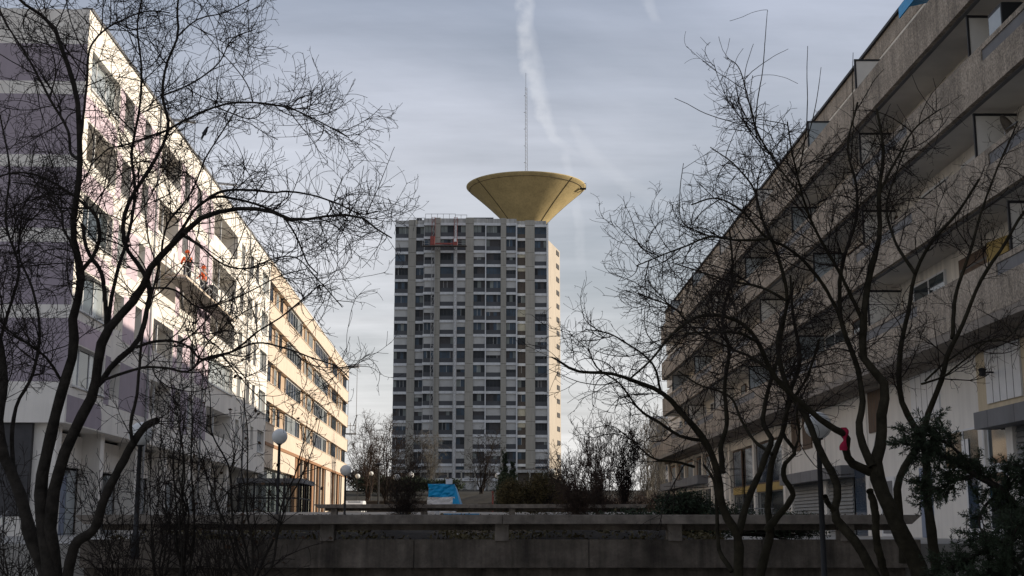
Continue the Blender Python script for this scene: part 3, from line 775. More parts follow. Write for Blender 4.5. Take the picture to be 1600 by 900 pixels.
def sphere(mb, c, r, m, n=20, k=12):
    prof = [(max(.001, r * math.sin(math.pi * i / k)), c[2] - r * math.cos(math.pi * i / k)) for i in range(k + 1)]
    mb.lathe(c[0], c[1], prof, m, n)
for key, px, py, Y, lab, gb in LD:
    p = at(px, py, Y); base = gz(0, Y) if gb is None else gb
    root = empty('street_lamp', (p.x, p.y, base), 0, lab, 'street lamp', 'globe street lamps')
    h = p.z - base
    q = MB(); pr = [(.09, 0), (.09, .5), (.055, .55), (.045, h - .27), (.09, h - .25), (.09, h - .2)]
    q.lathe(0, 0, pr, ironm, 12); q.build('pole', root, smooth=True)
    q = MB(); sphere(q, (0, 0, h), .25 if Y < 60 else .27, globem); q.build('globe', root, smooth=True)
p = at(592, 727, 127); root = empty('street_lamp', (p.x, p.y, gz(0, 127)), 0, 'dark street lamp with a flat head between the distant globe lamps', 'street lamp')
q = MB(); q.lathe(0, 0, [(.1, 0), (.09, 7.36 - gz(0, 127))], ironm, 10); q.build('pole', root); q = MB(); q.lathe(0, 0, [(.1, 0), (.55, .1), (.5, .2), (.1, .3)], ironm, 14); o = q.build('lamp_head', root); o.location.z = 7.3 - gz(0, 127)

# ------------------------------------------------------------------ people and cradle on the left facade
def limbs_mesh(name, joints, edges, mt, parent=None, sub=2):
    me = bpy.data.meshes.new(name); me.from_pydata([j[:3] for j in joints], edges, []); me.materials.append(mt)
    o = bpy.data.objects.new(name, me); COL.objects.link(o)
    if parent: o.parent = parent
    me.skin_vertices or None
    sk = o.modifiers.new('skin', 'SKIN')
    if not me.skin_vertices:
        bm = bmesh.new(); bm.from_mesh(me); bm.verts.layers.skin.verify(); bm.to_mesh(me); bm.free()
    for i, j in enumerate(joints): me.skin_vertices[0].data[i].radius = (j[3], j[3] if len(j) < 5 else j[4])
    me.skin_vertices[0].data[0].use_root = True
    s = o.modifiers.new('sub', 'SUBSURF'); s.levels = sub; s.render_levels = sub
    sk.use_smooth_shade = True
    return o
def worker(loc, rz, label):
    root = empty('person', loc, rz, label, 'person')
    J = [(0, 0, .95, .15, .11), (0, 0, 1.15, .14, .1), (0, .02, 1.4, .17, .1), (0, .03, 1.5, .06), (0, .06, 1.6, .085, .1), (0, .07, 1.7, .08, .1),
         (.19, .02, 1.42, .055), (.24, .16, 1.18, .042), (.17, .36, 1.1, .035), (.15, .43, 1.1, .03),
         (-.19, .02, 1.42, .055), (-.25, .16, 1.18, .042), (-.17, .36, 1.14, .035), (-.15, .43, 1.14, .03),
         (.1, 0, .88, .095), (.12, .03, .5, .06), (.12, -.02, .1, .045), (.12, .1, .05, .045),
         (-.1, 0, .88, .095), (-.12, .05, .5, .06), (-.12, 0, .1, .045), (-.12, .12, .05, .045)]
    E_ = [(0, 1), (1, 2), (2, 3), (3, 4), (4, 5), (2, 6), (6, 7), (7, 8), (8, 9), (2, 10), (10, 11), (11, 12), (12, 13), (0, 14), (14, 15), (15, 16), (16, 17), (0, 18), (18, 19), (19, 20), (20, 21)]
    limbs_mesh('body', J, E_, skinm, root)
    JJ = [(x, y, z, r + .02, (q[0] if q else r) + .02) for (x, y, z, r, *q) in (J[0], J[1], J[2], J[6], J[7], J[8], J[10], J[11], J[12])]
    limbs_mesh('jacket', JJ, [(0, 1), (1, 2), (2, 3), (3, 4), (4, 5), (2, 6), (6, 7), (7, 8)], orangecl, root)
    JT = [(x, y, z, r + .015, (q[0] if q else r) + .015) for (x, y, z, r, *q) in (J[0], J[14], J[15], J[16], J[18], J[19], J[20])]
    limbs_mesh('trousers', JT, [(0, 1), (1, 2), (2, 3), (0, 4), (4, 5), (5, 6)], trousm, root)
    h = MB(); h.lathe(0, .07, [(.145, 1.70), (.13, 1.71), (.12, 1.78), (.07, 1.84), (.01, 1.86)], orangecl, 20); h.build('helmet', root, smooth=True)
    return root
ux = Vector((DL, 1, 0)).normalized(); nx_ = Vector((1, -DL, 0)).normalized()
def Lp(n, s, z): return Vector((-16.7, 48, 0)) + ux * s + nx_ * n + Vector((0, 0, z))
def cradle():
    s0, s1, z = 13.5, 27.8, 13.55
    root = empty('suspended_cradle', Lp(.75, s0, z), THL, 'long steel suspended work cradle in front of the sunlit cream facade', 'work cradle')
    L_ = s1 - s0; d = MB(); d.box(-.5, .5, 0, L_, 0, .1, b2cream)
    for i in range(40): d.box(-.5, .5, L_ * i / 40, L_ * i / 40 + .05, -.05, 0, steel)
    d.build('deck', root)
    r = MB()
    for sx in (-.48, .48):
        for h in (.55, 1.05): r.bar((sx, 0, h), (sx, L_, h), .045, steel)
        for i in range(13): y = L_ * i / 12; r.bar((sx, y, .1), (sx, y, 1.05), .045, steel)
        for i in range(12): y = L_ * i / 12; r.bar((sx, y, .1), (sx, y + L_ / 12, .55), .025, steel)
    r.build('guardrail', root)
    for y in (1.0, L_ - 1.0):
        m = MB()
        m.box(.32, .48, y - .15, y + .15, .4, .9, ironm); m.bar((.4, y, .9), (.4, y, 8.1), .03, ironm); m.bar((.4, y, 8.2), (-1.6, y, 8.4), .12, steel)
        m.build('hoist', root)
cradle()
worker(Lp(.75, 20.4, 13.65), THL + 1.2, 'worker in bright orange jacket standing on the suspended cradle, nearer its far end')
worker(Lp(.7, 16.3, 13.65), THL + .6, 'worker in orange standing near the close end of the suspended cradle')
tb = MB(); tb.lathe(0, 0, [(.2, 0), (.3, .05), (.36, .9), (.3, 1.05), (.1, 1.15)], ironm, 16); o = tb.build('material_bag', smooth=True); o.location = Lp(.75, 22.4, 13.65); tag(o, 'black sack standing on the cradle beside the worker', 'sack')
# small cradle hanging at the far end of the beige block
e = at(556, 572, 167); root = empty('hanging_cradle', (e.x, 167, 0), 0, 'small cradle on cables at the far end of the beige block', 'work cradle')
m = MB(); zc = at(551, 668, 167).z
m.bar((-2.2, 0, e.z), (.5, 0, e.z), .35, whitem, .5); m.build('davit_arm', root)
m = MB(); m.bar((-.9, 0, zc), (-.9, 0, e.z), .06, steel); m.bar((.2, 0, zc), (.2, 0, e.z), .06, steel); m.build('cable', root)
m = MB(); m.box(-1.1, .2, -.4, .4, zc - .9, zc - .75, steel)
for x in (-1.1, -.5, .2): m.bar((x, -.4, zc - .9), (x, -.4, zc + .6), .08, steel)
m.bar((-1.1, -.4, zc + .2), (.2, -.4, zc + .2), .08, steel); m.bar((-.1, -.4, zc + .2), (.35, -.4, zc + 1.6), .1, ironm); m.build('cage', root)

# ------------------------------------------------------------------ middle ground things
def tarp_stack():
    c = at(694, 785, 80); root = empty('tarpaulin_stack', (c.x, 80, 2.35), 0, 'pallet stack under a bright blue tarpaulin with white sheeting below', 'covered stack')
    r = random.Random(5); z0 = 1.75
    def cloth(name, x0, x1, za, zb, m, y0=-.7, y1=.7, amp=.05):
        mb = MB(); n = 22; k = mb.m(m)
        cs = [(x0, y0), (x1, y0), (x1, y1), (x0, y1)]; P = []
        per = []
        for i in range(4):
            a, b = cs[i], cs[(i + 1) % 4]
            for t in range(8): per.append((a[0] + (b[0] - a[0]) * t / 8, a[1] + (b[1] - a[1]) * t / 8))
        rows = 6
        for j in range(rows + 1):
            for (x, y) in per: P.append((x + r.uniform(-amp, amp), y + r.uniform(-amp, amp), za + (zb - za) * j / rows + r.uniform(-amp, amp) * .5))
        mb.v = P
        for j in range(rows):
            for i in range(len(per)): a = j * len(per) + i; b = j * len(per) + (i + 1) % len(per); mb.f.append((a, b, b + len(per), a + len(per))); mb.mi.append(k)
        mb.f.append(tuple(rows * len(per) + i for i in range(len(per)))); mb.mi.append(k)
        return mb.build(name, root)
    cloth('pallet_stack', -.98, .70, .0, .92, whitem); cloth('tarpaulin', -.92, .62, .92, 1.70, tarpb)
    mb = MB()
    mb.slabx([(0, 0)] * 3, 0, 0, tarpb) if False else None
    mb.hexa([(.55, -.8, .5), (1.0, -.8, .5), (1.1, .6, .5), (.6, .6, .5), (.6, -.6, 1.68), (.72, -.6, 1.55), (.75, .5, 1.5), (.6, .5, 1.68)], tarpb); mb.build('tarpaulin_flap', root)
    b = MB(); b.box(.1, .5, -.3, .1, 1.72, 2.02, whitem); b.box(.12, .28, -.25, 0, 2.02, 2.14, conccap)
    o = b.build('white_box', None); o.location = root.location; tag(o, 'small white box on top of the blue tarpaulin', 'box')
tarp_stack()
w = MB()
c = at(694, 800, 66); w.box(-1.0, 1.0, 0, .8, 0, .42, tarpb); w.box(-.4, .5, -.01, .0, .05, .38, conccap); w.box(-1.3, -1.1, .0, .4, .0, .55, whitem); o = w.build('tarpaulin_bundle'); o.location = (c.x + .75, 67, 1.75); tag(o, 'flat blue tarpaulin bundle lying under the second wall cap', 'bundle')
for i, (x0, x1, px, y, z, h, m, lab) in enumerate([(-19, -6, 0, 150, 4.0, .35, lowwall, 'brown low wall below the distant globe lamps'), (-16, -7.5, 0, 122, 3.1, .35, lowwall, 'nearer brown low wall below the distant globe lamps'), (-3, 5, 0, 118, 3.2, .3, lowwall, 'pale low wall right of the blue tarpaulin')]):
    b = MB(); b.box(x0, x1, y, y + .4, z - 1, z + h - .12, m); b.box(x0 - .1, x1 + .1, y - .1, y + .5, z + h - .12, z + h, conc); tag(b.build('low_wall'), lab, 'wall')
# white van and red fence posts
def van():
    p = at(551, 789, 118); root = empty('parked_car', (p.x, 118, 2.35), 0, 'white car parked at the far corner of the beige block', 'car')
    b = MB(); b.slabx([(0, .35), (0, .85), (.9, .95), (1.4, 1.42), (3.0, 1.45), (3.7, .95), (3.9, .35)], 0, 1.75, whitem)
    o = b.build('body', root, bevel=.08); o.location = (-.9, 0, 0)
    g = MB(); g.hexa([(-.7, .93, .96), (.65, .93, .96), (.65, 1.0, .96), (-.7, 1.0, .96), (-.6, 1.33, 1.36), (.55, 1.33, 1.36), (.55, 1.4, 1.36), (-.6, 1.4, 1.36)], glass); g.build('windscreen', root)
    for sx in (-.88, .72):
        for y in (.7, 2.8):
            q = MB(); q.slabx([(y + .32 * math.cos(t * .5236), .32 + .32 * math.sin(t * .5236)) for t in range(12)], sx, sx + .18, ironm); q.build('wheel', root)
van()
for i in range(2):
    p = at(770 + i * 3, 773, 90); b = MB(); b.box(-.05, .05, -.05, .05, 0, 1.5 - .3 * i, redm); b.box(-.08, .08, -.08, .08, 1.4 - .3 * i, 1.55 - .3 * i, redm); o = b.build('red_post'); o.location = (p.x + i * .6, 90, 2.35); tag(o, 'slim reddish post beside the evergreen bush' if i == 0 else 'shorter reddish post beside the evergreen bush', 'post')
# grass mound in front of the tower
def mound():
    mb = MB(); n = 24; P = []; k = mb.m(grassm); r = random.Random(2)
    for i in range(n + 1):
        for j in range(n + 1):
            x = -11 + 24 * i / n; y = 128 + 46 * j / n; d = math.hypot((x - 0) / 11, (y - 150) / 22); P.append((x, y, gz(0, y) - .5 + 2.6 * math.exp(-d * d * 1.7) + r.uniform(0, .1)))
    mb.v = P
    for i in range(n):
        for j in range(n): a = i * (n + 1) + j; mb.f.append((a, a + n + 1, a + n + 2, a + 1)); mb.mi.append(k)
    tag(mb.build('grass_mound', smooth=True), kind='structure')
mound()

# ------------------------------------------------------------------ things on the right balconies
def Rp(x, s, z): return Vector((13.6, 0, 0)) + Vector((DR, 1, 0)) * s + Vector((x, 0, z))
aw = MB(); aw.hexa([(-1.5, 0, 0), (.6, 0, .5), (.6, 2.3, .5), (-1.5, 2.3, 0), (-1.5, 0, .06), (.6, 0, .56), (.6, 2.3, .56), (-1.5, 2.3, .06)], tarpb)
aw.hexa([(-1.52, 0, -.3), (-1.48, 0, -.3), (-1.48, 2.3, -.3), (-1.52, 2.3, -.3), (-1.52, 0, .05), (-1.48, 0, .05), (-1.48, 2.3, .05), (-1.52, 2.3, .05)], tarpb)
o = aw.build('balcony_awning'); o.location = Rp(0, 34.4, 17.0); o.rotation_euler.z = THR; tag(o, 'blue fabric awning on the top balcony of the pebbledash block', 'awning')
b = MB(); b.box(-.35, .35, -.45, .45, 0, 1.9, ironm); b.box(-.36, -.35, -.4, .4, .9, 1.8, glassl); o = b.build('storage_cabinet', bevel=.02); o.location = Rp(-.75, 30.6, 12.55); tag(o, 'dark cabinet standing on the balcony behind the second parapet', 'cabinet')
b = MB(); b.box(-.02, .02, -.5, .5, 0, 1.9, yellm); o = b.build('beach_towel'); o.location = Rp(-.25, 33.6, 7.25); o.rotation_euler.z = .2; tag(o, 'yellow towel hanging on the lowest balcony at the right edge', 'towel')
def dish():
    root = empty('satellite_dish', Rp(-.8, 31.2, 10.95), .4, 'pale satellite dish behind a balcony divider at the right edge', 'satellite dish')
    m = MB(); m.lathe(0, 0, [(.02, 0), (.2, .03), (.36, .11), (.37, .12), (.2, .045), (.02, .015)], conccap, 24); o = m.build('dish', root, smooth=True); o.rotation_euler = (math.radians(70), 0, .3); o.location = (0, 0, .5)
    m = MB(); m.bar((0, 0, -.6), (0, 0, .5), .04, steel); m.bar((0, -.0, .5), (.05, -.4, .62), .03, steel); m.build('bracket', root)
dish()
b = MB(); b.lathe(0, 0, [(.02, 0), (.09, .03), (.09, .14), (.12, .2), (.03, .25)], ironm, 14); b.bar((0, 0, .12), (.35, 0, .12), .04, ironm); o = b.build('wall_light'); o.location = Rp(-.35, 35.0, 5.6); tag(o, 'small black lantern fixed on the cream wall at right', 'wall light')
b = MB(); b.box(-.12, .12, -.2, .2, 0, .3, ironm); b.bar((0, 0, .3), (.3, 0, .45), .05, ironm); o = b.build('security_camera'); o.location = Rp(-.55, 79.0, 5.45); tag(o, 'small black camera on the wall above the far shops', 'camera')
def railing():
    root = empty('metal_railing', Rp(-1.4, 64, 1.19), THR, 'thin grey railing before the glazed shop bay with yellow panels', 'railing')
    m = MB()
    for h in (.55, 1.2): m.bar((0, 0, h), (0, 14, h), .045, steel)
    for i in range(29): m.bar((0, i * .5, 0), (0, i * .5, 1.2), .03, steel)
    m.bar((0, 0, 1.2), (1.3, 0, 1.2), .045, steel); m.bar((0, 0, .1), (1.3, 0, .1), .04, steel)
    for i in range(4): m.bar((i * .4, 0, 0), (i * .4, 0, 1.2), .03, steel)
    m.build('bars', root)
railing()

# ------------------------------------------------------------------ trees (numpy growth)
def tubes(P, R, n, mb_acc):
    N_, K, _ = P.shape
    T = np.gradient(P, axis=1); T /= np.linalg.norm(T, axis=2, keepdims=True) + 1e-9
    mt = T.mean(axis=1); ref = np.zeros((N_, 3)); ax = np.argmin(np.abs(mt), axis=1); ref[np.arange(N_), ax] = 1
    U = np.cross(T, ref[:, None, :]); U /= np.linalg.norm(U, axis=2, keepdims=True) + 1e-9
    V = np.cross(T, U)
    a = np.arange(n) * 2 * np.pi / n
    ring = P[:, :, None, :] + R[:, :, None, None] * (U[:, :, None, :] * np.cos(a)[None, None, :, None] + V[:, :, None, :] * np.sin(a)[None, None, :, None])
    verts = ring.reshape(-1, 3)
    base = (np.arange(N_) * K * n)[:, None, None]; k = (np.arange(K - 1) * n)[None, :, None]; i = np.arange(n)[None, None, :]; i2 = (i + 1) % n
    q = np.stack([base + k + i, base + k + i2, base + k + n + i2, base + k + n + i], axis=-1).reshape(-1, 4)
    mb_acc.append((verts, q))
def quads_obj(name, acc, mt, parent=None, smooth=True):
    off = 0; V = []; Q = []
    for v, q in acc: V.append(v); Q.append(q + off); off += len(v)
    V = np.concatenate(V).astype(np.float32); Q = np.concatenate(Q).astype(np.int32)
    me = bpy.data.meshes.new(name); me.vertices.add(len(V)); me.vertices.foreach_set('co', V.ravel())
    me.loops.add(Q.size); me.loops.foreach_set('vertex_index', Q.ravel())
    me.polygons.add(len(Q)); me.polygons.foreach_set('loop_start', np.arange(0, Q.size, 4, dtype=np.int32))
    try: me.polygons.foreach_set('loop_total', np.full(len(Q), 4, dtype=np.int32))
    except Exception: pass
    me.polygons.foreach_set('use_smooth', np.full(len(Q), smooth))
    me.materials.append(mt); me.update(calc_edges=True); me.validate()
    o = bpy.data.objects.new(name, me); COL.objects.link(o)
    if parent: o.parent = parent
    return o
def resample(pts, rad, K):
    P = np.array(pts, float); R = np.array(rad, float); n = len(P)
    if n == 2: P = np.array([P[0], (P[0] + P[1]) / 2, P[1]]); R = np.array([R[0], R.mean(), R[1]]); n = 3
    d = np.concatenate([[0], np.cumsum(np.linalg.norm(np.diff(P, axis=0), axis=1))])
    t = np.linspace(0, d[-1], K); out = np.zeros((K, 3)); M = np.gradient(P, d, axis=0)
    idx = np.clip(np.searchsorted(d, t, 'right') - 1, 0, n - 2); h = d[idx + 1] - d[idx]; s = ((t - d[idx]) / h)[:, None]; h = h[:, None]
    out = (2 * s**3 - 3 * s**2 + 1) * P[idx] + (s**3 - 2 * s**2 + s) * h * M[idx] + (-2 * s**3 + 3 * s**2) * P[idx + 1] + (s**3 - s**2) * h * M[idx + 1]
    return out, np.interp(t, d, R)
def unit(a): return a / (np.linalg.norm(a, axis=-1, keepdims=True) + 1e-9)
def sprout(P, R, per_m, tmin, L0, K, ang, curl, trop, rcap, rmin, rng, taper=.5, lpow=.35):
    """children of the branches P (N,K0,3)"""
    seg = np.linalg.norm(np.diff(P, axis=1), axis=2); ln = seg.sum(1)
    cnt = rng.poisson(ln * (1 - tmin) * per_m); idx = np.repeat(np.arange(len(P)), cnt); n = len(idx)
    if n == 0: return np.zeros((0, K, 3)), np.zeros((0, K))
    t = tmin[idx] + (1 - tmin[idx]) * rng.random(n) if hasattr(tmin, '__len__') else tmin + (1 - tmin) * rng.random(n)
    x = t * (P.shape[1] - 1.001); k = x.astype(int); f = (x - k)[:, None]
    A = P[idx, k] * (1 - f) + P[idx, k + 1] * f; T = unit(P[idx, k + 1] - P[idx, k])
    r0 = R[idx, k] * (1 - f[:, 0]) + R[idx, k + 1] * f[:, 0]
    rp = unit(np.cross(T, rng.normal(size=(n, 3))))
    a = np.radians(rng.normal(ang[0], ang[1], n))[:, None]
    d = unit(np.cos(a) * T + np.sin(a) * rp)
    L = L0 * rng.uniform(.45, 1.3, n) * (1 - .45 * t); st = (L / (K - 1))[:, None]
    cv = rng.normal(size=(n, 3)) * curl; out = np.zeros((n, K, 3)); out[:, 0] = A
    for j in range(1, K):
        d = unit(d + cv / (K - 1) * 4.2 + rng.normal(size=(n, 3)) * curl * .22 + np.array([0, 0, trop]) / (K - 1) * 3)
        out[:, j] = out[:, j - 1] + d * st
    rb = np.maximum(np.minimum(r0 * .75, rcap * (L / L0) ** .5), rmin)
    tt = np.linspace(0, 1, K)[None, :]; Rr = rb[:, None] * (1 - (1 - taper) * tt); Rr = np.maximum(Rr, rmin * .8)
    return out, Rr
def finish_tree(root, limbs, rng, mt, mt2, dens, tw=1.0, lv=(1.9, .95, .42, .13), trop=.12, seed=0, minr=.0037, leaf=None, curl=.28, ztop=None):
    """limbs: (P list, R list, bare fraction). trunk part = limbs, crown part = everything finer"""
    K0 = 36; acc = []; PP = []; RR = []; TM = []
    for pts, rad, bare in limbs:
        P, Rr = resample(pts, rad, K0)
        wig = rng.normal(size=(K0, 3)) * .35; wig = np.cumsum(wig, 0); wig -= np.linspace(0, 1, K0)[:, None] * wig[-1]
        P = P + wig * Rr[:, None] * .35
        PP.append(P); RR.append(Rr * (1 + rng.normal(size=K0) * .05)); TM.append(bare)
    PP = np.array(PP); RR = np.array(RR); TM = np.array(TM)
    tubes(PP, RR, 10, acc); quads_obj('trunk', acc, mt, root)
    acc = []
    B, BR = sprout(PP, RR, 4.6 * dens[0], TM, lv[0], 14, (52, 14), curl, trop, .0115 * tw, .0045, rng); tubes(B, BR, 5, acc)
    if ztop: k_ = B[:, 0, 2] < ztop * (1 - .16 * rng.random(len(B))); B = B[k_]; BR = BR[k_]
    C, CR = sprout(np.concatenate([B]), np.concatenate([BR]), 7.0 * dens[1], .1, lv[1], 9, (48, 16), curl * 1.1, trop, .0066 * tw, minr * 1.1, rng); tubes(C, CR, 4, acc)
    D, DR_ = sprout(C, CR, 9.0 * dens[2], .1, lv[2], 6, (46, 16), curl * 1.2, trop, .0048 * tw, minr, rng); tubes(D, DR_, 3, acc)
    c2, c2r = sprout(PP, RR, 5.0 * dens[1], np.minimum(TM + .1, .95), lv[1], 9, (60, 20), curl, trop, .0066 * tw, minr * 1.1, rng); tubes(c2, c2r, 4, acc)
    E_, ER = sprout(D, DR_, 5.0 * dens[3], .15, lv[3], 4, (50, 18), curl, 0, .0045 * tw, minr * .85, rng); tubes(E_, ER, 3, acc)
    f2, f2r = sprout(c2, c2r, 8.0 * dens[2], .1, lv[2], 6, (46, 16), curl, trop, .0048 * tw, minr, rng); tubes(f2, f2r, 3, acc)
    quads_obj('crown', acc, mt2, root)
    if leaf: 
        n = leaf[0]; ends = np.concatenate([D[:, -1], C[:, -1]]); pick = ends[rng.integers(0, len(ends), n)]
        if leaf[3] is not None: 
            ok = leaf[3](ends); pick = ends[ok][rng.integers(0, ok.sum(), n)] if ok.sum() else pick
        leaves(pick, leaf[1], leaf[2], rng, root)
    return PP, RR
def leaves(C, size, mt, rng, root, name='leaves', squash=.6):
    n = len(C); a = unit(rng.normal(size=(n, 3))); b = unit(np.cross(a, rng.normal(size=(n, 3)))); s = (size * rng.uniform(.5, 1.3, n))[:, None]
    V = np.stack([C - a * s, C + b * s * squash, C + a * s, C - b * s * squash], 1).reshape(-1, 3)
    Q = np.arange(n * 4).reshape(-1, 4); return quads_obj(name, [(V, Q)], mt, root, smooth=False)

def traced(root, data, base_y, ws=.74):
    """data rows: pixel polyline, width px at start/end, depth at start/end, bare fraction -> local 3D limbs"""
    out = []
    for pts, w0, w1, y0, y1, bare in data:
        n = len(pts); P = []; R = []
        for i, (x, y) in enumerate(pts):
            t = i / (n - 1); Y = y0 + (y1 - y0) * t; p = at(x, y, Y) - root.location; P.append(tuple(p)); R.append((w0 + (w1 - w0) * t ** .8) * ws * Y / 2000 / 2)
        out.append((P, R, bare))
    return out

# left big multi-stem tree
bx = at(85, 930, 18)
rtA = empty('bare_tree', (bx.x, 18, 0), 0, 'large bare multi-stem tree with one sawn-off stem filling the left side', 'tree')
LA = [
 ([(105, 1010), (85, 930), (65, 880), (45, 800), (30, 755), (8, 700), (0, 655), (8, 600), (3, 545), (-20, 480), (-30, 400), (-20, 330)], 46, 14, 18, 18.6, .45),
 ([(100, 1000), (80, 900), (68, 830), (64, 780), (72, 720), (85, 660), (100, 600), (117, 535), (113, 500), (122, 467), (128, 423), (118, 385), (116, 340), (124, 290), (124, 217), (119, 140), (100, 85), (83, 40), (60, 20), (30, 0), (0, -40)], 44, 6, 18, 17, .45),
 ([(124, 250), (130, 190), (135, 133), (143, 70), (165, 45), (187, 33), (233, 17), (265, 20)], 9, 3, 17.6, 18.8, .2),
 ([(125, 250), (112, 240), (107, 207), (77, 153), (50, 100), (25, 60), (8, 35), (-10, -10)], 10, 4, 17.6, 19.3, .2),
 ([(100, 980), (88, 860), (86, 790), (97, 733), (123, 667), (143, 630), (150, 590), (165, 525), (185, 500), (205, 480), (228, 443), (240, 413), (266, 390), (283, 367), (300, 353), (316, 340), (353, 329), (388, 324), (420, 329), (460, 343), (487, 341), (527, 335), (567, 340), (593, 361), (612, 372)], 40, 3, 18, 16.2, .5),
 ([(240, 413), (262, 385), (285, 355), (310, 320), (335, 308), (367, 311), (407, 321), (439, 335), (460, 364), (473, 393), (481, 412), (497, 428)], 11, 3, 17.2, 17.8, .25),
 ([(310, 322), (345, 300), (390, 298), (430, 302), (445, 300), (487, 305), (527, 318), (567, 335), (590, 330)], 9, 3, 17.3, 18.4, .15),
 ([(146, 610), (163, 593), (177, 570), (198, 552), (213, 540), (230, 493), (234, 443), (222, 420), (200, 390), (195, 340), (212, 300), (233, 267), (253, 230), (263, 200), (253, 150), (260, 100), (277, 57), (277, 10), (285, -30)], 20, 5, 18.2, 18.9, .2),
 ([(263, 203), (300, 182), (350, 163), (400, 160), (450, 168), (500, 190), (545, 215)], 8, 3, 18.6, 17.4, .1),
 ([(263, 203), (225, 216), (190, 228), (170, 232), (140, 260)], 7, 3, 18.6, 19.8, .1),
 ([(128, 423), (145, 400), (155, 370), (150, 340), (120, 310), (90, 290), (60, 275), (20, 270), (-10, 280)], 13, 4, 17.6, 16.3, .1),
 ([(116, 385), (100, 360), (95, 330), (75, 300), (55, 290), (20, 285)], 9, 3, 17.8, 19.5, .1),
 ([(167, 517), (165, 470), (158, 425), (138, 395), (128, 350)], 16, 8, 18.1, 18.3, .3),
 ([(167, 517), (180, 433), (200, 367), (210, 300), (205, 240), (218, 170), (220, 100), (214, 40), (226, -20)], 12, 4, 18.1, 19.6, .2),
 ([(110, 990), (108, 890), (125, 845), (150, 827), (160, 787), (187, 733), (207, 697), (227, 667), (246, 657)], 34, 17, 18, 17.2, .75),
 ([(207, 697), (203, 667), (213, 617), (217, 580), (223, 520), (238, 460), (250, 410), (262, 350), (300, 300), (320, 250), (345, 210), (370, 170)], 11, 3, 17.3, 16.6, .35),
 ([(163, 593), (200, 580), (233, 573), (262, 575), (293, 580), (320, 560), (367, 547), (400, 520), (440, 495), (470, 470), (500, 445)], 9, 3, 18, 16.9, .15),
 ([(213, 543), (235, 535), (270, 532), (300, 545), (312, 560), (353, 552), (400, 535), (450, 545), (490, 560), (530, 575), (545, 590)], 9, 3, 18.2, 17.2, .1),
 ([(283, 367), (313, 385), (350, 413), (385, 420), (420, 408), (455, 400), (500, 440), (535, 480)], 6, 2.5, 17.4, 16.8, .1),
 ([(233, 450), (270, 452), (310, 480), (355, 470), (400, 450), (440, 430), (480, 420)], 6, 2.5, 18.2, 19.4, .1),
 ([(45, 800), (20, 720), (25, 640), (50, 590), (62, 520), (50, 450), (30, 400), (35, 330)], 14, 4, 18.2, 19.8, .3),
 ([(8, 700), (-15, 600), (10, 500), (30, 420), (10, 350), (15, 260), (0, 180)], 12, 4, 18.4, 20, .2),
 ([(100, 600), (75, 560), (50, 540), (20, 520), (-10, 490)], 9, 4, 18, 16.6, .1),
 ([(277, 57), (310, 30), (350, 20), (390, 0)], 5, 2.5, 18.8, 19.4, .1),
 ([(253, 150), (300, 130), (340, 100), (365, 60), (400, 45)], 6, 2.5, 18.7, 19.6, .1),
]
rngA = np.random.default_rng(11)
finish_tree(rtA, traced(rtA, [(p_, a_ * .74, b_ * .88, *r_) for p_, a_, b_, *r_ in LA], 18), rngA, barkA, twigm, (.95, .85, .85, .7), lv=(1.5, .85, .42, .12))

# right trees
def right_tree(px, Y, label, data, seed, dens, **kw):
    b = at(px, 930, Y); rt = empty('bare_tree', (b.x, Y, 0), 0, label, 'tree')
    finish_tree(rt, traced(rt, data, Y), np.random.default_rng(seed), kw.pop('bark', barkG), twigm, dens, **kw); return rt
right_tree(1155, 21, 'slim bare tree with long arms reaching left towards the tower, in front of the wall', [
 ([(1158, 1000), (1157, 897), (1153, 833), (1133, 800), (1123, 740), (1103, 690), (1073, 653), (1033, 613), (993, 597), (960, 585), (893, 577), (870, 562), (862, 558)], 24, 3, 21, 20, .4),
 ([(1153, 833), (1163, 797), (1193, 713), (1203, 683), (1193, 663), (1197, 620), (1215, 560), (1225, 500), (1240, 440)], 17, 5, 21, 22, .4),
 ([(1130, 740), (1128, 697), (1137, 667), (1133, 600), (1140, 550), (1130, 500), (1145, 430), (1140, 360)], 13, 4, 21, 21.6, .35),
 ([(1143, 893), (1123, 860), (1120, 807), (1113, 747), (1100, 727)], 11, 5, 21, 22, .6),
 ([(1103, 690), (1060, 680), (1030, 660), (1000, 640), (985, 620), (970, 600), (930, 570), (920, 545)], 8, 2.5, 20.8, 19.6, .2),
 ([(1085, 730), (1060, 722), (1020, 715), (990, 690), (965, 670)], 6, 2.5, 20.9, 19.3, .1),
 ([(1033, 613), (1020, 570), (985, 540), (950, 520), (915, 515)], 6, 2.5, 20.4, 20.8, .1),
], 31, (.85, .9, .85, .6), lv=(1.3, .7, .34, .1))
right_tree(1190, 22, 'crooked bare tree with zigzag stems beside the slim one, in front of the wall', [
 ([(1180, 1000), (1185, 897), (1200, 833), (1197, 800), (1200, 750), (1207, 710), (1222, 675), (1232, 620), (1250, 560), (1240, 500), (1235, 430)], 22, 5, 22, 22.6, .45),
 ([(1198, 830), (1217, 807), (1237, 770), (1223, 743), (1227, 723), (1241, 708), (1223, 677), (1230, 640), (1260, 590), (1280, 530)], 16, 5, 22, 21, .5),
 ([(1241, 708), (1248, 680), (1246, 640), (1262, 600)], 6, 3, 21.5, 21, .3),
 ([(1207, 710), (1180, 690), (1160, 660), (1140, 620), (1090, 600), (1060, 580)], 8, 3, 22, 23.4, .1),
], 32, (.85, .9, .85, .6), lv=(1.3, .7, .34, .1))
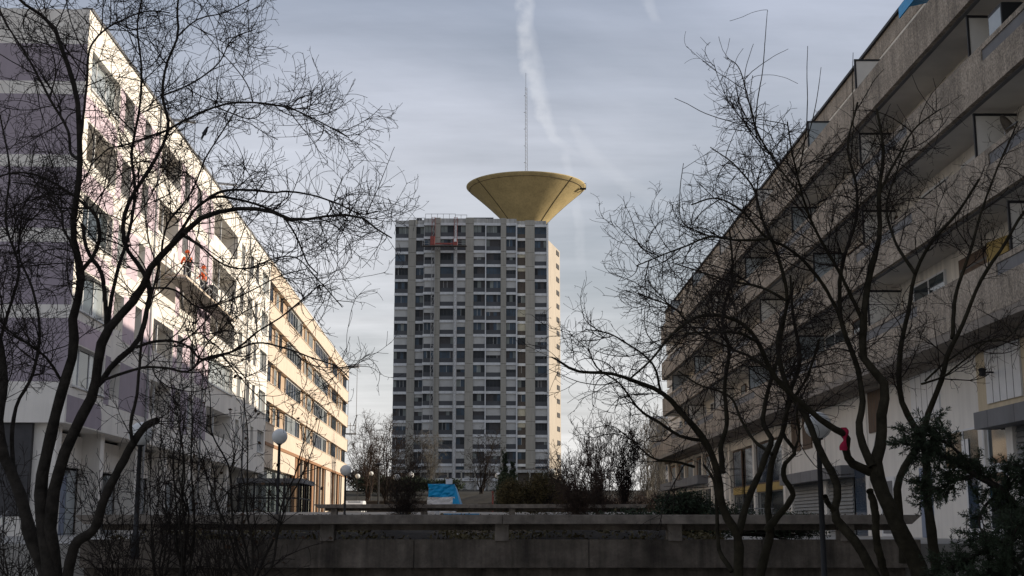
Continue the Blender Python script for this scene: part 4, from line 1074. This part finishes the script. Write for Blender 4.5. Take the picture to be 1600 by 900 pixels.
right_tree(1420, 19, 'broad bare tree with thick forked trunk and sawn stubs right of the lamp', [
 ([(1445, 1000), (1433, 897), (1400, 833), (1380, 787), (1362, 735), (1361, 712), (1367, 693), (1370, 650), (1377, 600), (1347, 560), (1347, 500), (1357, 433), (1373, 367), (1373, 300), (1380, 240), (1370, 170)], 42, 5, 19, 19.8, .5),
 ([(1360, 737), (1333, 723), (1324, 708), (1326, 683), (1310, 673), (1267, 643), (1225, 607), (1205, 580), (1183, 533), (1160, 507), (1100, 493), (1050, 523), (1017, 563), (983, 593)], 20, 4, 19.2, 17.4, .3),
 ([(1385, 960), (1367, 897), (1340, 850), (1303, 800), (1309, 767), (1280, 700), (1260, 650), (1233, 607), (1215, 540), (1230, 470), (1215, 400), (1190, 340)], 26, 5, 19, 20.4, .45),
 ([(1303, 800), (1293, 785), (1289, 775)], 12, 10, 19.2, 19, .95),
 ([(1390, 960), (1387, 897), (1373, 860), (1367, 800), (1359, 767)], 18, 15, 19, 18.2, .97),
 ([(1362, 730), (1350, 700), (1343, 667), (1350, 633), (1347, 600), (1340, 570), (1317, 507), (1313, 450), (1320, 400), (1337, 350), (1340, 300), (1325, 230), (1340, 160)], 18, 4, 19.1, 20.6, .2),
 ([(1317, 507), (1300, 467), (1273, 427), (1233, 390), (1200, 373), (1160, 330), (1120, 310), (1080, 320)], 10, 3, 20, 19, .1),
 ([(1200, 373), (1150, 375), (1110, 370), (1070, 385), (1030, 400), (995, 415)], 6, 2.5, 19.3, 20, .1),
 ([(1205, 580), (1175, 560), (1140, 545), (1090, 520), (1050, 480), (1000, 460)], 8, 2.5, 18.2, 19.5, .1),
 ([(1183, 533), (1150, 520), (1110, 520), (1070, 520)], 7, 3, 18, 16.6, .1),
 ([(1347, 500), (1310, 420), (1275, 360), (1255, 310), (1240, 250), (1230, 190)], 9, 3, 19.6, 18, .15),
 ([(1373, 300), (1400, 250), (1430, 200), (1470, 170)], 7, 2.5, 19.7, 20.6, .1),
 ([(1230, 470), (1190, 450), (1140, 440), (1095, 425), (1050, 410)], 7, 2.5, 20, 21.4, .1),
 ([(1255, 310), (1215, 260), (1180, 200), (1165, 140), (1150, 100), (1135, 90)], 5, 1.6, 18.2, 18.8, .1),
 ([(1190, 340), (1175, 290), (1140, 250), (1110, 230)], 6, 2, 20.3, 21, .1),
 ([(1180, 200), (1183, 160), (1192, 110), (1196, 60), (1199, 18)], 3.2, 1.2, 18.5, 18.9, .98),
 ([(1246, 280), (1258, 220), (1262, 160), (1261, 110), (1262, 72)], 3.2, 1.2, 18.1, 18.5, .98),
 ([(1240, 250), (1262, 210), (1275, 160), (1283, 105)], 3.2, 1.2, 18, 17.4, .98),
 ([(1330, 250), (1334, 180), (1332, 120), (1333, 82)], 3, 1.2, 20.4, 20.2, .98),
 ([(1183, 215), (1176, 180), (1172, 150), (1176, 118)], 3.0, 1.4, 18.5, 19.0, .95),
 ([(1110, 370), (1065, 345), (1062, 300), (1068, 255)], 3.4, 1.4, 19.6, 19.2, .88),
 ([(1030, 400), (1000, 385), (990, 350), (982, 330)], 3, 1.3, 20, 19.6, .88),
], 33, (1.1, 1.0, .95, .7), lv=(1.4, .8, .4, .12), trop=.1, ztop=8.3)
right_tree(1455, 23, 'bare tree with upswept branches behind the juniper at right', [
 ([(1466, 960), (1463, 883), (1453, 807), (1448, 767), (1447, 720), (1441, 683), (1430, 667), (1413, 633), (1407, 600), (1407, 550), (1420, 483), (1430, 427), (1450, 387), (1500, 327), (1530, 280)], 24, 5, 23, 22.4, .45),
 ([(1412, 880), (1405, 800), (1402, 767), (1417, 725), (1440, 690), (1453, 643), (1470, 600), (1483, 547), (1497, 520), (1530, 440), (1567, 383), (1597, 333), (1640, 290)], 20, 5, 22.6, 21.5, .45),
 ([(1488, 530), (1493, 467), (1517, 390), (1533, 333), (1560, 260), (1590, 190)], 10, 3, 22, 23, .2),
 ([(1430, 427), (1400, 380), (1385, 330), (1400, 270), (1420, 220)], 8, 3, 22.5, 23.6, .1),
 ([(1440, 600), (1470, 590), (1510, 560), (1550, 530), (1590, 540)], 5, 2.5, 22.2, 21, .1),
 ([(1446, 595), (1480, 565), (1530, 535), (1570, 530), (1600, 500)], 5, 2.5, 22.2, 23.5, .1),
], 34, (.8, .85, .8, .6), lv=(1.3, .7, .34, .1))

# young saplings, left foreground
def sapling(px, py, Y, h, n, spread, label, seed, leaf=None, mtb=barkA, dens=(1, .9, .7, .5), name='young_tree', z0=None, group=None, lv=(1.0, .5, .25, .08), rb=.028, tm=twigm, minr=.0042, cat='sapling', tw=1.0, curl=.2, trop=.22):
    b = at(px, py, Y); rng = np.random.default_rng(seed)
    base = gz(0, Y) if z0 is None else z0
    rt = empty(name, (b.x, Y, base), 0, label, cat, group); limbs = []
    for i in range(n):
        a = rng.uniform(0, 6.28); lean = rng.uniform(.15, 1) * spread; hh = h * rng.uniform(.7, 1.05); P = []; R = []
        k = 7; off = rng.normal(size=(2,)) * .08 * h * .3
        for j in range(k + 1):
            t = j / k; P.append((math.cos(a) * lean * h * (t ** 1.2) * .6 + off[0] * t * math.sin(t * 4 + i) + rng.normal() * .015 * h, math.sin(a) * lean * h * t ** 1.2 * .6 + rng.normal() * .015 * h, hh * t - .02))
            R.append(max(minr * 1.2, rb * rng.uniform(.8, 1.1) * (1 - t * .85)))
        limbs.append((P, R, .12))
    finish_tree(rt, limbs, rng, mtb, tm, dens, lv=lv, trop=trop, minr=minr, leaf=leaf, tw=tw, curl=curl)
    return rt
sapling(388, 930, 22, 4.6, 7, .6, 'young leafless tree with a few dead leaves at the left end of the wall centre', 41, leaf=(150, .045, deadleaf, None), dens=(.9, .7, .5, .3), rb=.03)
sapling(292, 930, 22.5, 4.6, 6, .35, 'thin upright sapling cluster between the big left tree and the young tree with dead leaves', 42, dens=(.7, .6, .5, .3), rb=.026)
sapling(245, 930, 24, 4.2, 7, .45, 'shrubby sapling beside the big left tree, behind the sawn-off stem', 43, dens=(.7, .6, .5, .3), rb=.02)
sapling(190, 930, 21, 2.6, 14, .8, 'low tangle of bare shoots at the foot of the big left tree, right side', 44, dens=(.7, .6, .5, .3), rb=.012, name='bare_shrub', cat='shrub')
sapling(20, 930, 20, 2.6, 12, .8, 'low tangle of bare shoots at the far left edge', 45, dens=(.7, .6, .5, .3), rb=.012, name='bare_shrub', cat='shrub')
sapling(340, 930, 24, 2.4, 14, .9, 'low bare shrub between the saplings in front of the wall', 46, dens=(.7, .6, .5, .3), rb=.011, name='bare_shrub', cat='shrub')
def ground_cover():
    rng = np.random.default_rng(5); n = 16000; x = rng.uniform(-9, 4.8, n); y = rng.uniform(28.8, 33, n)
    z = 1.2 + np.abs(rng.normal(size=n)) * .13 * (1 + .9 * np.sin(x * 2.1) * np.sin(y * 1.3 + x))
    C = np.stack([x, y, z], 1); o = leaves(C, .045, leafo, rng, None, 'ground_cover'); o['kind'] = 'stuff'; o['label'] = 'low dead plants and ivy covering the bed behind the foreground wall'; o['category'] = 'ground cover'
ground_cover()
def litter():
    rng = np.random.default_rng(8); n = 260; x = rng.uniform(-9, 8.4, n); y = rng.uniform(27.75, 28.5, n)
    o = leaves(np.stack([x, y, np.full(n, 1.815)], 1), .03, deadleaf, rng, None, 'leaf_litter'); o['kind'] = 'stuff'; o['label'] = 'scattered dead leaves on the cap of the foreground wall'; o['category'] = 'leaf litter'
litter()
# shrubs behind the wall and in the distance
far = dict(mtb=twigr, tm=twigr)
sapling(632, 800, 60, 3.0, 26, .75, 'dark brown bare bush in front of the two sunlit globe lamps', 51, rb=.014, z0=1.3, name='bare_bush', cat='bush', dens=(.8, .6, .35, .0), lv=(1.0, .6, .3, .1), minr=.006, mtb=twigm, tm=twigm)
sapling(905, 800, 58, 3.6, 30, .8, 'reddish brown bare bush at the right foot of the tower', 52, rb=.012, z0=1.3, name='bare_bush', cat='bush', dens=(.9, .7, .45, .0), lv=(1.0, .6, .3, .1), minr=.007, **far)
sapling(935, 800, 62, 5.0, 16, .32, 'tall upright bare poplar bush right of the tower', 53, rb=.025, z0=1.3, name='bare_bush', cat='bush', dens=(.9, .7, .45, .0), lv=(1.1, .6, .3, .1), minr=.008, trop=.5, **far)
sapling(975, 790, 90, 6.0, 18, .4, 'grey upright bare bush between the poplar bush and the balcony block', 54, rb=.03, name='bare_bush', cat='bush', dens=(.7, .5, .35, .0), lv=(1.5, .8, .4, .1), minr=.011, trop=.5, mtb=twigm, tm=twigm)
for i, (px, Y, h) in enumerate([(1010, 130, 9.5), (1024, 140, 11.5), (1035, 128, 9.5)]):
    sapling(px, 790, Y, h, 9, .22, ['left slender pale poplar in front of the far pale block', 'tallest middle slender pale poplar in front of the far pale block', 'right slender pale poplar close to the balcony block'][i], 60 + i, rb=.05, name='poplar_tree', cat='tree', group='pale poplars at the end of the balcony block', dens=(.45, .35, .2, 0), lv=(2.0, 1.0, .5, .1), minr=.013, trop=.7, mtb=twigp, tm=twigp)
for i, (px, Y, h, m, lab) in enumerate([(575, 170, 11, twigr, 'reddish bare tree just right of the beige block'), (602, 150, 10, twigm, 'bare tree touching the left edge of the tower'), (570, 190, 8, twigp, 'pale bare tree behind the distant globe lamps'), (672, 205, 9, twigp, 'pale bare tree before the tower above the blue tarpaulin'), (752, 190, 8, twigm, 'bare round-headed tree before the middle of the tower'), (640, 190, 7.5, twigm, 'bare tree before the left part of the tower')]):
    sapling(px, 790, Y, h, 7, .8, lab, 70 + i, rb=.11, name='bare_tree', cat='tree', dens=(.35, .3, .2, .0), lv=(3.2, 1.7, .8, .1), minr=.018, mtb=m, tm=m, tw=2.0, curl=.3)

# evergreens
def evergreen(name, label, base, blobs, n, size, mt, seed, cat='bush', stems=None, squash=.35, group=None):
    rng = np.random.default_rng(seed); rt = empty(name, base, 0, label, cat, group)
    pts = []; acc = []
    for (cx, cy, cz, rx, ry, rz_, w) in blobs:
        k = int(n * w); c = unit(rng.normal(size=(max(3, k // 30), 3))) * (rng.random((max(3, k // 30), 1)) ** .4)
        cc = c[rng.integers(0, len(c), k)]
        q = cc * .85 + rng.normal(size=(k, 3)) * .17
        pts.append(q * np.array([rx, ry, rz_]) + np.array([cx, cy, cz]))
        tips = c * np.array([rx, ry, rz_]) * .9 + np.array([cx, cy, cz]); P = np.zeros((len(tips), 5, 3)); o0 = np.array([cx * .4, cy * .4, max(0, cz * .4)])
        for j in range(5): t = j / 4; P[:, j] = o0 * (1 - t) + tips * t + np.array([0, 0, .12 * rz_]) * math.sin(t * 3.14)
        tubes(P, np.linspace(.022, .006, 5)[None, :].repeat(len(tips), 0) * (1 + rx * .2), 4, acc)
    leaves(np.concatenate(pts), size, mt, rng, rt, 'foliage', squash); quads_obj('branches', acc, twigm, rt)
    return rt
evergreen('juniper_bush', 'dark low spreading juniper behind the wall left of the slim bare tree', (4.6, 33, 1.2), [(-1.6, 0, .35, 1.5, .9, .45, .3), (.3, .4, .5, 1.5, 1, .55, .35), (2.4, .2, .35, 1.3, .8, .4, .2), (-.2, .3, .95, .8, .6, .35, .15)], 26000, .045, needle, 81)
evergreen('evergreen_bush', 'olive evergreen bush in front of the right part of the tower', (.6, 74, 2.1), [(-.6, 0, 1.1, .9, .8, 1.0, .35), (.9, .3, 1.2, 1.1, .8, 1.3, .45), (2.2, 0, 1.0, .8, .7, 1.0, .2)], 22000, .06, leafo, 82)
evergreen('evergreen_bush', 'dark green round bush behind the olive one', (.2, 80, 2.35), [(-.5, 0, 1.2, .8, .8, 1.3, .5), (2.2, .3, 1.3, 1.2, .8, 1.4, .5)], 14000, .07, leafd, 83)
for i, (px, h) in enumerate([(788, 4.6), (801, 3.9)]):
    b = at(px, 780, 95); bl = [(0, 0, h * (j + .5) / 9, .16 + .75 * (1 - (j + .5) / 9), .16 + .7 * (1 - (j + .5) / 9), h / 12, (1.2 - j / 9) / 6.5) for j in range(9)]
    evergreen('conifer_tree', ['pointed dark conifer before the tower', 'shorter pointed dark conifer beside the taller one'][i], (b.x, 95, 2.3), bl, 7000, .07, needle, 84 + i, 'conifer')
evergreen('hedge', 'dark green hedge beyond the distant globe lamps', (-17.5, 185, 6.3), [(-2, 0, 1, 3, 1.5, 1.3, .4), (3, 0, .9, 3.5, 1.5, 1.2, .4), (8, 0, .8, 3, 1.5, 1.1, .2)], 9000, .2, leafd, 86, 'hedge')
evergreen('brown_hedge', 'reddish brown bare hedge right of the beige block', (-22, 200, 6.5), [(-1, 0, 2, 3.5, 1.5, 2.2, .6), (4, 0, 1.2, 3, 1.5, 1.4, .4)], 9000, .2, twigr, 87, 'hedge')

for i, (x, y, w_, h_, m_, lab) in enumerate([(-12, 126, 4.5, 1.1, twigr, 'low reddish hedge behind the distant globe lamps'), (-3, 132, 4, 1.0, leafo, 'low olive hedge right behind the blue tarpaulin'), (5, 138, 4.5, 1.5, leafo, 'low olive hedge right before the tower foot'), (10, 120, 4, 2.0, twigr, 'reddish thicket right of the tower foot'), (17, 135, 5, 2.6, twigr, 'tall reddish thicket behind the upright bare bushes')]):
    evergreen('low_hedge', lab, (x, y, gz(0, y) - .1), [(-w_ / 2, 0, h_ * .5, w_ * .4, 1, h_ * .6, .35), (0, 0, h_ * .55, w_ * .4, 1, h_ * .55, .35), (w_ / 2, 0, h_ * .45, w_ * .4, 1, h_ * .65, .3)], 7000, .11, m_, 120 + i, 'hedge')
# big juniper at right: drooping leafy boughs
def juniper():
    Y0 = 17.5; b = at(1580, 1000, Y0); root = empty('juniper_tree', (b.x, Y0, 0), 0, 'dark green juniper with feathery drooping boughs at the lower right corner', 'juniper')
    rng = np.random.default_rng(90)
    data = [([(1600, 1010), (1610, 900), (1600, 820), (1570, 770), (1520, 740), (1480, 715), (1440, 700), (1415, 693)], 26, 5, 17.5, 17.0, .35),
            ([(1520, 740), (1490, 700), (1450, 680), (1425, 665)], 9, 3, 17.2, 16.6, .2),
            ([(1520, 745), (1490, 752), (1460, 768), (1440, 780)], 8, 3, 17.1, 17.6, .2),
            ([(1570, 770), (1540, 790), (1530, 820), (1540, 840)], 9, 3, 17.4, 16.9, .2),
            ([(1600, 820), (1560, 850), (1520, 870), (1480, 890)], 12, 4, 17.4, 16.8, .2),
            ([(1605, 860), (1570, 890), (1530, 910), (1490, 930)], 12, 4, 17.4, 16.2, .2),
            ([(1600, 820), (1620, 780), (1640, 740)], 10, 4, 17.5, 18, .2),
            ([(1570, 770), (1590, 745), (1615, 730)], 8, 3, 17.4, 16.9, .2),
            ([(1610, 900), (1640, 860), (1660, 800)], 12, 4, 17.5, 17.9, .2), ([(1610, 940), (1600, 900), (1580, 860), (1590, 820)], 12, 4, 17.2, 15.9, .2)]
    acc = []; PP = []; RR = []; TM = []
    for pts, rad, bare in traced(root, data, Y0):
        P, Rr = resample(pts, rad, 24); PP.append(P); RR.append(Rr); TM.append(bare)
    PP = np.array(PP); RR = np.array(RR); TM = np.array(TM); tubes(PP, RR, 8, acc); quads_obj('trunk', acc, barkA, root)
    acc = []; B, BR = sprout(PP, RR, 20, TM, .5, 8, (50, 15), .22, -.02, .008, .004, rng); tubes(B, BR, 4, acc)
    C, CR = sprout(B, BR, 34, .05, .24, 6, (42, 12), .2, .0, .004, .003, rng); tubes(C, CR, 3, acc); quads_obj('branches', acc, twigm, root)
    D, DR_ = sprout(C, CR, 150, .0, .085, 3, (38, 12), .15, .0, .003, .003, rng)
    # feathery sprays: narrow blades along each spray
    A = D[:, 0]; Bp = D[:, -1]; w = unit(np.cross(Bp - A, rng.normal(size=A.shape))) * .0062; mid = (A + Bp) / 2
    V = np.stack([A, mid + w, Bp, mid - w], 1).reshape(-1, 3); quads_obj('foliage', [(V, np.arange(len(A) * 4).reshape(-1, 4))], needle, root, smooth=False)
juniper()

# red cloth in the tree, bird in the tree
def cloth_piece():
    c = at(1318, 668, 18.7); mb = MB(); k = mb.m(redcloth); r = random.Random(9); P = []
    rows, n = 10, 8
    for j in range(rows + 1):
        t = j / rows; z = -t * .33
        for i in range(n):
            a = 2 * math.pi * i / n; rad = .035 + .018 * math.sin(t * 9) + r.uniform(-.006, .008)
            P.append((rad * math.cos(a) * (1.2) + .02 * math.sin(t * 5), rad * .6 * math.sin(a), z))
    mb.v = P
    for j in range(rows):
        for i in range(n): mb.f.append((j * n + i, j * n + (i + 1) % n, (j + 1) * n + (i + 1) % n, (j + 1) * n + i)); mb.mi.append(k)
    mb.f.append(tuple(range(n))); mb.mi.append(k); mb.f.append(tuple(rows * n + i for i in range(n))[::-1]); mb.mi.append(k)
    o = mb.build('red_cloth', smooth=True); o.location = c; tag(o, 'crumpled magenta red cloth caught on a limb of the broad right tree', 'cloth')
cloth_piece()
b = at(320, 207, 17.2)
o = limbs_mesh('bird', [(0, 0, 0, .055, .05), (.03, 0, .06, .045), (.05, 0, .12, .028), (.07, 0, .145, .026), (.11, 0, .14, .006), (-.04, 0, -.08, .03), (-.08, 0, -.18, .018, .03)], [(0, 1), (1, 2), (2, 3), (3, 4), (0, 5), (5, 6)], birdm)
o.scale = (.55, .55, .55); o.location = b; tag(o, 'dark bird perched in the upper branches of the big left tree', 'bird')
